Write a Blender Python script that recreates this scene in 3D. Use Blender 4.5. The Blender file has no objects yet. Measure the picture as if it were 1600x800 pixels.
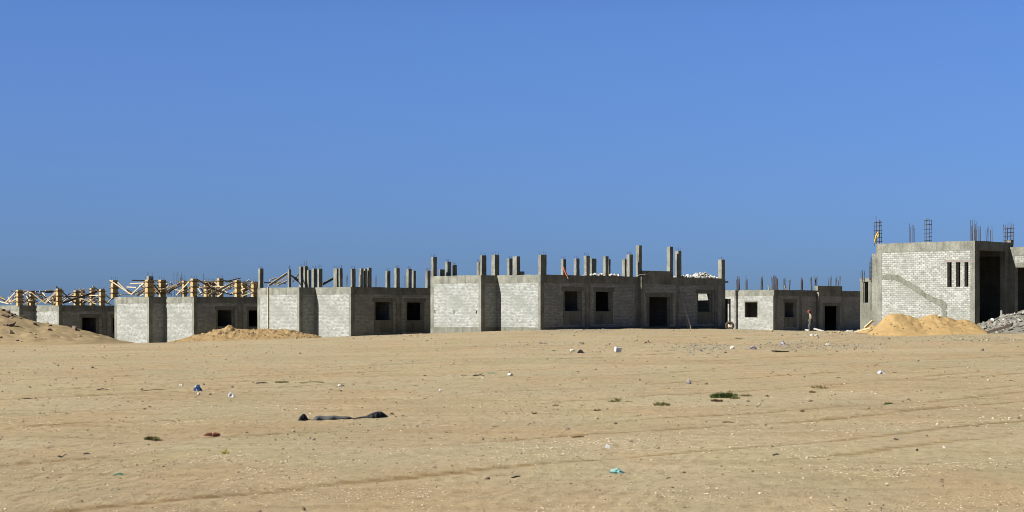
import bpy, bmesh, math, random
import numpy as np
from mathutils import Vector, Matrix, noise as mnoise

random.seed(7)
RNG = np.random.default_rng(11)
scene = bpy.context.scene
COL = scene.collection

# ------------------------------------------------------------------ camera
F = 2885.0          # focal length in photo pixels (photo 1600 x 800)
HY = 492.0          # row of the horizon in the photo
EYE = 1.7
cam_d = bpy.data.cameras.new('camera')
cam = bpy.data.objects.new('camera', cam_d)
COL.objects.link(cam)
cam.location = (0, 0, EYE)
cam.rotation_euler = (math.radians(90), 0, 0)
cam_d.sensor_fit = 'HORIZONTAL'
cam_d.sensor_width = 36.0
cam_d.lens = 36.0 * F / 1600.0
cam_d.shift_y = (HY - 400.0) / 1600.0
cam_d.clip_start = 0.5
cam_d.clip_end = 12000
scene.camera = cam

# ------------------------------------------------------------------ light
SUN_EL = math.radians(39)
SUN_DIR = Vector((-0.862, -0.507, 0)).normalized()      # horizontal direction towards the sun
to_sun = Vector((SUN_DIR.x * math.cos(SUN_EL), SUN_DIR.y * math.cos(SUN_EL), math.sin(SUN_EL)))
sd = bpy.data.lights.new('sun', 'SUN')
sd.energy = 5.0
sd.angle = math.radians(0.5)
sd.color = (1.0, 0.95, 0.87)
sun = bpy.data.objects.new('sun', sd)
COL.objects.link(sun)
sun.rotation_euler = to_sun.to_track_quat('Z', 'Y').to_euler()
sun.location = (-60, -40, 80)

world = bpy.data.worlds.new('World')
scene.world = world
world.use_nodes = True
wt = world.node_tree
wt.nodes.clear()
w_out = wt.nodes.new('ShaderNodeOutputWorld')
w_bg = wt.nodes.new('ShaderNodeBackground')
w_sky = wt.nodes.new('ShaderNodeTexSky')
w_sky.sky_type = 'NISHITA'
w_sky.sun_disc = False
w_sky.sun_elevation = SUN_EL
w_sky.sun_rotation = math.atan2(SUN_DIR.x, SUN_DIR.y)
w_sky.altitude = 0
w_sky.air_density = 1.0
w_sky.dust_density = 2.5
w_sky.ozone_density = 6.0
w_add = wt.nodes.new('ShaderNodeVectorMath'); w_add.operation = 'MULTIPLY_ADD'
w_add.inputs[1].default_value = (1, 1, 1)
w_add.inputs[2].default_value = (0, 0, 0.042)
w_nrm = wt.nodes.new('ShaderNodeVectorMath'); w_nrm.operation = 'NORMALIZE'
w_tc = wt.nodes.new('ShaderNodeTexCoord')
w_tint = wt.nodes.new('ShaderNodeMix'); w_tint.data_type = 'RGBA'; w_tint.blend_type = 'MULTIPLY'
w_tint.inputs[0].default_value = 1.0
w_sep = wt.nodes.new('ShaderNodeSeparateXYZ')
w_rmp = wt.nodes.new('ShaderNodeValToRGB')          # clear desert blue that deepens towards the zenith
w_rmp.color_ramp.elements[0].position = .16
w_rmp.color_ramp.elements[0].color = (.62, .80, 1.20, 1)
w_rmp.color_ramp.elements[1].position = .36
w_rmp.color_ramp.elements[1].color = (.11, .12, .14, 1)
wt.links.new(w_tc.outputs['Generated'], w_sep.inputs[0])
wt.links.new(w_sep.outputs[2], w_rmp.inputs[0])
wt.links.new(w_rmp.outputs[0], w_tint.inputs[7])
w_bg.inputs['Strength'].default_value = 0.05
wt.links.new(w_tc.outputs['Generated'], w_add.inputs[0])
wt.links.new(w_add.outputs[0], w_nrm.inputs[0])
wt.links.new(w_nrm.outputs[0], w_sky.inputs['Vector'])
wt.links.new(w_sky.outputs[0], w_tint.inputs[6])
wt.links.new(w_tint.outputs[2], w_bg.inputs['Color'])
wt.links.new(w_bg.outputs[0], w_out.inputs['Surface'])

scene.view_settings.view_transform = 'Standard'
scene.view_settings.look = 'None'
scene.view_settings.exposure = 1.35
scene.view_settings.gamma = 1.0
scene.cycles.pixel_filter_type = 'BLACKMAN_HARRIS'
scene.cycles.filter_width = 0.95

# ------------------------------------------------------------------ noise (numpy)
def _hash(ix, iy, seed):
    h = (ix.astype(np.int64) * 374761393 + iy.astype(np.int64) * 668265263 + seed * 982451653) & 0x7fffffff
    h = ((h ^ (h >> 13)) * 1274126177) & 0x7fffffff
    h = h ^ (h >> 16)
    return (h & 0xffff) / 65535.0

def vnoise(x, y, seed=0):
    x = np.asarray(x, float); y = np.asarray(y, float)
    ix = np.floor(x); iy = np.floor(y)
    fx = x - ix; fy = y - iy
    fx = fx * fx * (3 - 2 * fx); fy = fy * fy * (3 - 2 * fy)
    a = _hash(ix, iy, seed); b = _hash(ix + 1, iy, seed)
    c = _hash(ix, iy + 1, seed); d = _hash(ix + 1, iy + 1, seed)
    return (a * (1 - fx) + b * fx) * (1 - fy) + (c * (1 - fx) + d * fx) * fy

def fbm(x, y, seed=0, octv=4):
    s = 0; a = 0.5; t = 0
    for o in range(octv):
        s = s + a * vnoise(np.asarray(x) * 2 ** o + 17.3 * o, np.asarray(y) * 2 ** o - 9.1 * o, seed + o)
        t += a; a *= 0.5
    return s / t

# ------------------------------------------------------------------ terrain
CTRL = np.array([
    (0, 8, 0), (-10, 16, 0), (10, 16, 0), (0, 30, 0), (-12, 36, 0), (12, 36, .05), (0, 45, .1), (0, 60, .25),
    (0, 75, .42), (0, 90, .58), (0, 105, .69), (1.9, 119, .74), (10, 126, .74), (15.5, 134.3, .70), (21.5, 134, .46), (19.5, 120, .58), (16.5, 100, .74), (-4.6, 122, .44), (-2.2, 121, .56), (-3, 105, .62),
    (12, 60, .35), (14, 75, .60), (19, 79, .72), (18, 90, .95), (25, 86, 1.05), (28, 80, 1.0), (34, 100, 1.1),
    (20, 60, .45), (-20, 60, .1), (-15, 75, .18), (-22, 85, .05), (-11.5, 131, .10), (-8, 128, .32), (-18, 132, -.2),
    (-25, 145, -.45), (-20, 105, .05), (-29, 110, -.15), (-40, 158, -1.0), (-42, 120, -.35), (23, 160, .30),
    (16, 150, .45), (32, 168, .25), (0, 150, .3), (-20, 170, -.8), (8, 180, 0), (40, 140, .4), (25, 128, .48),
], float)

def _tps(r2):
    return np.where(r2 > 1e-9, 0.5 * r2 * np.log(np.maximum(r2, 1e-9)), 0.0)

def _fit():
    P = CTRL[:, :2] / 40.0
    n = len(P)
    K = _tps(((P[:, None] - P[None]) ** 2).sum(-1)) + np.eye(n) * 0.02
    A = np.zeros((n + 3, n + 3))
    A[:n, :n] = K; A[:n, n] = 1; A[:n, n + 1:] = P; A[n, :n] = 1; A[n + 1:, :n] = P.T
    b = np.zeros(n + 3); b[:n] = CTRL[:, 2]
    return P, np.linalg.solve(A, b)
_P, _W = _fit()

def smooth(a, b, x):
    t = np.clip((np.asarray(x, float) - a) / (b - a), 0, 1)
    return t * t * (3 - 2 * t)

def base_h(X, Y):
    X = np.asarray(X, float); Y = np.asarray(Y, float)
    Xc = np.clip(X, -60, 60); Yc = np.clip(Y, 5, 190)
    p = np.stack([Xc / 40.0, Yc / 40.0], -1)
    shp = p.shape[:-1]
    p = p.reshape(-1, 2)
    out = np.zeros(len(p))
    for s in range(0, len(p), 20000):
        q = p[s:s + 20000]
        K = _tps(((q[:, None] - _P[None]) ** 2).sum(-1))
        out[s:s + 20000] = K @ _W[:-3] + _W[-3] + q @ _W[-2:]
    out = out.reshape(shp)
    far = np.maximum(smooth(175, 260, Y), smooth(52, 90, np.abs(X)))
    out = out * (1 - far) + (-1.0) * far
    near = smooth(20, 8, Y)
    return out * (1 - near)

TRACKS = [(13.2, .014), (14.7, .012), (17.8, .02), (19.3, .035), (20.9, .035), (24.5, .03), (26.0, .04), (28.4, .03),
          (31.5, .04), (33.2, .045), (36.5, .04), (38.4, .05), (42.0, .05), (44.0, .05), (49, .05), (51, .05)]

def track_mask(X, Y):
    w = (Y - X) * 0.7071; a = (Y + X) * 0.7071
    wob = (fbm(a * .06, w * 0 + 3.0, 31, 2) - .5) * 1.6
    m = np.zeros_like(w)
    for i, (wc, dep) in enumerate(TRACKS):
        wb = wob + (fbm(a * .11, w * 0 + i * 7.0, 40 + i, 2) - .5) * 1.4
        d = np.abs(w - wc - wb)
        str_ = smooth(.28, .55, fbm(a * .12 + i * 3.3, w * 0 + i, 60 + i, 2))
        tread = .70 + .30 * np.sin(a * 16 + 3 * fbm(a * .7, w * 2, 77, 2))
        m = np.maximum(m, str_ * np.exp(-(d / .14) ** 2) * tread)
    return m * smooth(130, 80, Y) * (.45 + .9 * fbm(a * .8, w * 2.5, 140, 3))

def detail_h(X, Y):
    w = (Y - X) * 0.7071; a = (Y + X) * 0.7071
    fade = smooth(200, 110, Y) * smooth(70, 50, np.abs(X))
    h = (fbm(a * .25, w * .6, 5, 3) - .5) * .10
    h = h + (fbm(X * .9, Y * .9, 9, 3) - .5) * .035
    h = h + (fbm(X * 3.1, Y * 3.1, 21, 3) - .5) * .018
    wob = (fbm(a * .06, w * 0 + 3.0, 31, 2) - .5) * 1.6
    for i, (wc, dep) in enumerate(TRACKS):
        wb = wob + (fbm(a * .11, w * 0 + i * 7.0, 40 + i, 2) - .5) * 1.4
        d = np.abs(w - wc - wb)
        str_ = smooth(.35, .62, fbm(a * .12 + i * 3.3, w * 0 + i, 60 + i, 2))
        g = -.75 * np.exp(-(d / .13) ** 2) + .35 * np.exp(-((d - .27) / .09) ** 2)
        tread = 1 + .5 * np.sin(a * 22 + 3 * fbm(a * .7, w * 2, 77, 2))
        h = h + dep * str_ * g * np.where(g < 0, tread, 1)
    # wind ripples in patches
    pat = smooth(.5, .66, fbm(X * .22, Y * .22, 90, 2)) * smooth(60, 25, Y)
    ph = (X * .55 + Y * .84) * 26 + 9 * fbm(X * .8, Y * .8, 95, 3)
    h = h + pat * .008 * np.sin(ph)
    # little humps near the building line
    hump = smooth(62, 80, Y) * smooth(.55, .8, fbm(X * .35, Y * .2, 99, 3))
    h = h + hump * .03
    return h * fade

def ground_h(X, Y):
    return base_h(X, Y) + detail_h(np.asarray(X, float), np.asarray(Y, float))

def gz(x, y):
    return float(ground_h(np.array([x]), np.array([y]))[0])

def at_ground(px, py):
    """the point of the ground that photo pixel (px, py) shows"""
    kx = (px - 800) / F; kz = (HY - py) / F
    Y = np.concatenate([np.arange(13, 60, .05), np.arange(60, 180, .2)])
    g = base_h(kx * Y, Y); r = EYE + kz * Y
    s = np.nonzero(r <= g)[0]
    y = Y[s[0]] if len(s) else 120.0
    return Vector((kx * y, y, gz(kx * y, y)))

def ray_plane(px, p0, d):
    """distance t along the ground line p0 + t*d where photo column px meets it"""
    k = (px - 800) / F
    return (k * p0[1] - p0[0]) / (d[0] - k * d[1])

def z_at(py, Y):
    return EYE + (HY - py) / F * Y

# ------------------------------------------------------------------ materials
def mat(name, rough=.85):
    m = bpy.data.materials.new(name)
    m.use_nodes = True
    nt = m.node_tree
    b = nt.nodes['Principled BSDF']
    b.inputs['Roughness'].default_value = rough
    b.inputs['Specular IOR Level'].default_value = .25
    return m, nt, b

def nd(nt, t, **kw):
    n = nt.nodes.new(t)
    for k, v in kw.items():
        setattr(n, k, v)
    return n

def ramp(nt, src, stops):
    r = nd(nt, 'ShaderNodeValToRGB')
    e = r.color_ramp.elements
    e[0].position, e[1].position = stops[0][0], stops[-1][0]
    for p, c in stops[1:-1]:
        e.new(p)
    for el, (p, c) in zip(sorted(e, key=lambda q: q.position), stops):
        el.position = p
        el.color = (*c, 1) if len(c) == 3 else c
    nt.links.new(src, r.inputs[0])
    return r.outputs[0]

def noise_n(nt, vec, scale, detail=4, rough=.55, dist=0):
    n = nd(nt, 'ShaderNodeTexNoise')
    n.inputs['Scale'].default_value = scale
    n.inputs['Detail'].default_value = detail
    n.inputs['Roughness'].default_value = rough
    n.inputs['Distortion'].default_value = dist
    if vec is not None:
        nt.links.new(vec, n.inputs['Vector'])
    return n.outputs[0]

def mapping(nt, vec, scale=(1, 1, 1), rot=(0, 0, 0), loc=(0, 0, 0)):
    m = nd(nt, 'ShaderNodeMapping')
    m.inputs['Scale'].default_value = scale
    m.inputs['Rotation'].default_value = rot
    m.inputs['Location'].default_value = loc
    nt.links.new(vec, m.inputs['Vector'])
    return m.outputs[0]

def mix(nt, fac, a, b, mode='MIX'):
    m = nd(nt, 'ShaderNodeMix', data_type='RGBA', blend_type=mode)
    for s, v in ((m.inputs[0], fac), (m.inputs[6], a), (m.inputs[7], b)):
        if hasattr(v, 'links'):
            nt.links.new(v, s)
        elif isinstance(v, (int, float)):
            s.default_value = v
        else:
            s.default_value = (*v, 1) if len(v) == 3 else v
    return m.outputs[2]

def bump(nt, b, h, dist, strength=1.0):
    n = nd(nt, 'ShaderNodeBump')
    n.inputs['Distance'].default_value = dist
    n.inputs['Strength'].default_value = strength
    nt.links.new(h, n.inputs['Height'])
    nt.links.new(n.outputs[0], b.inputs['Normal'])

def simple(name, c1, c2=None, scale=6, rough=.85, island=0.0, spec=.25, bmp=0):
    m, nt, b = mat(name, rough)
    b.inputs['Specular IOR Level'].default_value = spec
    c2 = c2 or tuple(x * .7 for x in c1)
    tc = nd(nt, 'ShaderNodeTexCoord')
    n = noise_n(nt, tc.outputs['Object'], scale, 5, .6)
    c = ramp(nt, n, [(.3, c2), (.7, c1)])
    if island:
        g = nd(nt, 'ShaderNodeNewGeometry')
        v = ramp(nt, g.outputs['Random Per Island'], [(0, (1 - island,) * 3), (1, (1 + island * .5,) * 3)])
        c = mix(nt, 1.0, c, v, 'MULTIPLY')
    nt.links.new(c, b.inputs['Base Color'])
    if bmp:
        bump(nt, b, n, bmp)
    return m

def sand_material():
    m, nt, b = mat('sand', .95)
    b.inputs['Specular IOR Level'].default_value = .1
    tc = nd(nt, 'ShaderNodeTexCoord')
    o = tc.outputs['Object']
    r45 = math.radians(-45)
    streak = noise_n(nt, mapping(nt, o, (.16, 1.5, 1), (0, 0, r45)), 1.0, 6, .68, .5)
    streak2 = noise_n(nt, mapping(nt, o, (.07, .22, 1), (0, 0, r45), (31, 7, 0)), 1.0, 4, .6, .4)
    patch = noise_n(nt, o, .16, 4, .55)
    hue = noise_n(nt, mapping(nt, o, (.5, .16, 1), (0, 0, 0), (5, 9, 0)), 1.0, 4, .6)
    fine = noise_n(nt, mapping(nt, o, (1, .45, 1)), 7, 7, .72)
    grain = noise_n(nt, mapping(nt, o, (1, .5, 1)), 40, 4, .75)
    c = ramp(nt, streak2, [(.30, (0.196, 0.155, 0.097)), (.46, (0.221, 0.179, 0.114)), (.62, (0.235, 0.196, 0.129))])
    s = ramp(nt, streak, [(.36, (.84, .80, .74)), (.46, (.97, .96, .94)), (.60, (1.05, 1.05, 1.03))])
    c = mix(nt, .8, c, s, 'MULTIPLY')
    pm = ramp(nt, patch, [(.45, (0, 0, 0)), (.62, (1, 1, 1))])
    c = mix(nt, pm, c, mix(nt, .45, c, (.218, .194, .132)))
    c = mix(nt, 1.0, c, ramp(nt, hue, [(.36, (1.035, .985, .96)), (.50, (1, 1, 1)), (.62, (.98, 1.01, .98))]), 'MULTIPLY')
    fm = ramp(nt, fine, [(.34, (.72, .70, .66)), (.47, (.98, .98, .97)), (.54, (1.02, 1.02, 1.01)), (.68, (1.17, 1.16, 1.13))])
    c = mix(nt, 1.0, c, fm, 'MULTIPLY')
    gm = ramp(nt, grain, [(.33, (.58, .55, .50)), (.44, (.98, .98, .97)), (.60, (1, 1, 1)), (.70, (1.45, 1.43, 1.38))])
    c = mix(nt, .8, c, gm, 'MULTIPLY')
    ta = nd(nt, 'ShaderNodeAttribute', attribute_name='track')
    c = mix(nt, ramp(nt, ta.outputs['Fac'], [(.10, (0, 0, 0)), (.65, (.9, .9, .9))]), c, mix(nt, 1.0, c, (.62, .53, .40), 'MULTIPLY'))
    nt.links.new(c, b.inputs['Base Color'])
    # wind ripples, in patches
    wv = nd(nt, 'ShaderNodeTexWave', wave_type='BANDS', bands_direction='X', wave_profile='SIN')
    wv.inputs['Scale'].default_value = 1.5
    wv.inputs['Distortion'].default_value = 9.0
    wv.inputs['Detail'].default_value = 2.5
    wv.inputs['Detail Scale'].default_value = .9
    nt.links.new(mapping(nt, o, (1, .35, 1), (0, 0, math.radians(24))), wv.inputs['Vector'])
    rp = nd(nt, 'ShaderNodeMath', operation='MULTIPLY')
    nt.links.new(wv.outputs['Fac'], rp.inputs[0])
    nt.links.new(ramp(nt, noise_n(nt, mapping(nt, o, (.30, .14, 1), (0, 0, 0), (2, 3, 0)), 1.0, 3, .55), [(.47, (0,) * 3), (.60, (1,) * 3)]), rp.inputs[1])
    add = nd(nt, 'ShaderNodeMath', operation='MULTIPLY_ADD')
    nt.links.new(fine, add.inputs[0]); add.inputs[1].default_value = 2.6
    nt.links.new(grain, add.inputs[2])
    sx = nd(nt, 'ShaderNodeSeparateXYZ'); nt.links.new(o, sx.inputs[0])
    mr = nd(nt, 'ShaderNodeMapRange'); nt.links.new(sx.outputs[1], mr.inputs[0])
    mr.inputs[1].default_value = 22; mr.inputs[2].default_value = 34; mr.inputs[3].default_value = 1; mr.inputs[4].default_value = 0
    rq = nd(nt, 'ShaderNodeMath', operation='MULTIPLY'); nt.links.new(rp.outputs[0], rq.inputs[0]); nt.links.new(mr.outputs[0], rq.inputs[1])
    add2 = nd(nt, 'ShaderNodeMath', operation='MULTIPLY_ADD')
    nt.links.new(rq.outputs[0], add2.inputs[0]); add2.inputs[1].default_value = .55
    nt.links.new(add.outputs[0], add2.inputs[2])
    bump(nt, b, add2.outputs[0], .014, .85)
    return m

def brick_material():
    m, nt, b = mat('pale_block', .9)
    b.inputs['Specular IOR Level'].default_value = .15
    tc = nd(nt, 'ShaderNodeTexCoord')
    uv = tc.outputs['UV']
    wob = nd(nt, 'ShaderNodeVectorMath', operation='MULTIPLY_ADD')
    nz = nd(nt, 'ShaderNodeTexNoise'); nz.inputs['Scale'].default_value = 1.7
    nt.links.new(uv, nz.inputs['Vector'])
    nt.links.new(nz.outputs['Color'], wob.inputs[0])
    wob.inputs[1].default_value = (.10, .11, 0)
    nt.links.new(uv, wob.inputs[2])
    br = nd(nt, 'ShaderNodeTexBrick')
    br.inputs['Scale'].default_value = 1.0
    br.inputs['Brick Width'].default_value = .22
    br.inputs['Row Height'].default_value = .10
    br.inputs['Mortar Size'].default_value = .010
    br.inputs['Mortar Smooth'].default_value = .3
    br.inputs['Bias'].default_value = -.1
    br.inputs['Color1'].default_value = (0.287, 0.297, 0.284, 1)
    br.inputs['Color2'].default_value = (0.187, 0.193, 0.179, 1)
    br.inputs['Mortar'].default_value = (0.150, 0.153, 0.137, 1)
    nt.links.new(wob.outputs[0], br.inputs['Vector'])
    g = nd(nt, 'ShaderNodeNewGeometry')
    sp = noise_n(nt, uv, 5.0, 7, .82)
    spm = ramp(nt, sp, [(.36, (.42, .42, .39)), (.46, (.90, .90, .89)), (.52, (1, 1, 1)), (.62, (1.12, 1.12, 1.12))])
    c = mix(nt, .85, br.outputs['Color'], spm, 'MULTIPLY')
    pit = noise_n(nt, mapping(nt, uv, (1, 1.6, 1), (0, 0, 0), (3, 8, 0)), 11.0, 3, .8)
    c = mix(nt, ramp(nt, pit, [(.64, (0,) * 3), (.70, (.85,) * 3)]), c, (.10, .098, .085))
    big = noise_n(nt, mapping(nt, uv, (.5, .8, 1)), 1.0, 4, .6, .4)
    c = mix(nt, ramp(nt, big, [(.36, (.7,) * 3), (.52, (0,) * 3)]), c, (0.153, 0.161, 0.144))
    # mortar smears in horizontal courses
    cr = noise_n(nt, mapping(nt, uv, (.6, 7.0, 1)), 1.0, 3, .6)
    c = mix(nt, ramp(nt, cr, [(.58, (0,) * 3), (.70, (.30,) * 3)]), c, (0.134, 0.141, 0.121))
    oi = nd(nt, 'ShaderNodeObjectInfo')
    c = mix(nt, 1.0, c, ramp(nt, oi.outputs['Random'], [(0, (.97, 1.0, 1.03)), (.5, (1, 1, .98)), (1, (1.05, 1.05, 1.03))]), 'MULTIPLY')
    nt.links.new(c, b.inputs['Base Color'])
    add = nd(nt, 'ShaderNodeMath', operation='MULTIPLY_ADD')
    nt.links.new(br.outputs['Fac'], add.inputs[0]); add.inputs[1].default_value = -1
    nt.links.new(sp, add.inputs[2])
    bump(nt, b, add.outputs[0], .02, .7)
    return m

def concrete_material(name='concrete', lo=(.094, .096, .082), hi=(.178, .181, .156)):
    m, nt, b = mat(name, .9)
    b.inputs['Specular IOR Level'].default_value = .15
    tc = nd(nt, 'ShaderNodeTexCoord')
    o = tc.outputs['Object']
    n1 = noise_n(nt, o, 1.3, 5, .62)
    n2 = noise_n(nt, mapping(nt, o, (5, 5, .5)), 1.0, 4, .6)
    n3 = noise_n(nt, o, 14, 4, .65)
    c = ramp(nt, n1, [(.32, lo), (.66, hi)])
    c = mix(nt, .7, c, ramp(nt, n2, [(.33, (.58, .57, .54)), (.46, (.95, .95, .94)), (.62, (1.10, 1.10, 1.08))]), 'MULTIPLY')
    c = mix(nt, .8, c, ramp(nt, n3, [(.35, (.7, .7, .68)), (.5, (1, 1, 1)), (.65, (1.15, 1.15, 1.13))]), 'MULTIPLY')
    nt.links.new(c, b.inputs['Base Color'])
    bump(nt, b, n3, .02, .6)
    return m

M = {}
M['sand'] = sand_material()
M['brick'] = brick_material()
M['concrete'] = concrete_material()
M['render'] = concrete_material('mortar_render', (0.091, 0.092, 0.075), (0.137, 0.139, 0.119))
M['slab'] = simple('slab_concrete', (0.128, 0.124, 0.105), (0.090, 0.086, 0.071), 2)
M['steel'] = simple('rebar_steel', (.045, .04, .037), (.022, .02, .019), 12, .6)
M['timber'] = simple('pale_timber', (.43, .355, .235), (.30, .235, .145), 5, .8, .3)
M['dark_timber'] = simple('weathered_timber', (0.120, 0.094, 0.068), (0.068, 0.053, 0.038), 5, .85, .3)
M['form'] = simple('formwork_board', (0.359, 0.275, 0.123), (0.243, 0.170, 0.070), 3, .7, .2)
M['clamp'] = simple('clamp_timber', (0.165, 0.112, 0.060), (0.090, 0.064, 0.038), 6)
M['gravel_pile'] = simple('tan_gravel', (0.294, 0.211, 0.105), (0.176, 0.120, 0.060), 7, .95, .3, .1, .03)
M['orange_sand'] = simple('orange_sand', (0.240, 0.168, 0.077), (0.198, 0.135, 0.060), 3, .95, 0, .1, .015)
M['earth'] = simple('mound_earth', (0.203, 0.158, 0.090), (0.154, 0.118, 0.068), 1.2, .95, 0, .1, .03)
M['clod'] = simple('dark_clod', (.16, .115, .08), (.08, .06, .045), 5, .95, .4)
M['rubble'] = simple('grey_rubble', (0.188, 0.184, 0.158), (0.105, 0.101, 0.086), 5, .95, .5)
M['white_brick'] = simple('white_block', (0.375, 0.375, 0.352), (0.240, 0.236, 0.217), 8, .9, .35)
M['white_stone'] = simple('white_stone', (0.375, 0.360, 0.323), (0.255, 0.240, 0.203), 10, .9, .2)
M['crumb'] = simple('sand_crumb', (.25, .205, .13), (.17, .135, .082), 5, .95, .45, .1)
M['pebble'] = simple('pebble_mix', (0.460, 0.405, 0.312), (0.292, 0.244, 0.172), 9, .9, .4)
M['grey_stone'] = simple('grey_stone', (0.135, 0.131, 0.116), (0.083, 0.079, 0.068), 8, .9, .3)
M['black'] = simple('black_plastic', (.014, .016, .02), (.007, .007, .009), 8, .7, 0, .2)
M['painted_sheen'] = simple('painted_sheen', (0.079, 0.085, 0.085), (0.047, 0.051, 0.052), 8, .75, 0, .15)  # sheen on the black sheet, put into the colour
M['dark_twig'] = simple('dark_wood', (.06, .045, .032), (.03, .022, .016), 14)
M['tan_twig'] = simple('tan_wood', (0.180, 0.120, 0.064), (0.105, 0.068, 0.038), 14)
M['green_leaf'] = simple('green_leaf', (0.071, 0.101, 0.022), (0.034, 0.056, 0.013), 14, .7, .35)
M['olive_leaf'] = simple('olive_leaf', (0.128, 0.116, 0.041), (0.071, 0.068, 0.026), 14, .75, .35)
M['dry_leaf'] = simple('dry_leaf', (0.255, 0.195, 0.098), (0.165, 0.120, 0.060), 14, .8, .35)
M['red_leaf'] = simple('red_dry_leaf', (0.195, 0.064, 0.038), (0.112, 0.045, 0.030), 14, .8, .3)
M['yellow_leaf'] = simple('yellow_leaf', (0.315, 0.277, 0.060), (0.210, 0.195, 0.045), 14, .8, .3)
M['brown_leaf'] = simple('brown_leaf', (0.112, 0.064, 0.030), (0.068, 0.038, 0.022), 14, .8, .3)
M['blue'] = simple('blue_plastic', (0.009, 0.045, 0.120), (0.006, 0.026, 0.075), 12, .45, 0, .4)
M['teal'] = simple('teal_film', (.15, .27, .25), (.09, .19, .185), 20, .6, 0, .25)
M['green_plastic'] = simple('green_plastic', (0.011, 0.120, 0.075), (0.007, 0.075, 0.053), 12, .45, 0, .4)
M['white_plastic'] = simple('white_plastic', (0.383, 0.389, 0.402), (0.319, 0.322, 0.338), 12, .5, 0, .4)
M['lilac'] = simple('lilac_film', (0.177, 0.172, 0.210), (0.130, 0.126, 0.162), 14, .5, 0, .4)
M['orange'] = simple('orange_paint', (0.562, 0.128, 0.053), (0.450, 0.098, 0.038), 8, .6)
M['yellow'] = simple('yellow_tube', (0.540, 0.360, 0.038), (0.450, 0.285, 0.030), 8, .5)
M['skin'] = simple('skin', (0.203, 0.112, 0.071), (0.165, 0.090, 0.056), 9, .6)
M['hair'] = simple('hair', (0.015, 0.012, 0.011), (0.009, 0.007, 0.007), 20, .6)
M['eye'] = simple('eye', (0.413, 0.398, 0.375), (0.375, 0.360, 0.338), 9, .3)
M['shirt'] = simple('shirt_cloth', (0.193, 0.184, 0.156), (0.147, 0.138, 0.115), 7, .9)
M['trousers'] = simple('trouser_cloth', (0.090, 0.098, 0.094), (0.056, 0.060, 0.060), 7, .9)
M['scarf'] = simple('red_cloth', (0.189, 0.036, 0.034), (0.117, 0.018, 0.018), 9, .9)
M['shoe'] = simple('shoe', (0.225, 0.203, 0.165), (0.150, 0.135, 0.112), 9, .8)

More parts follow.
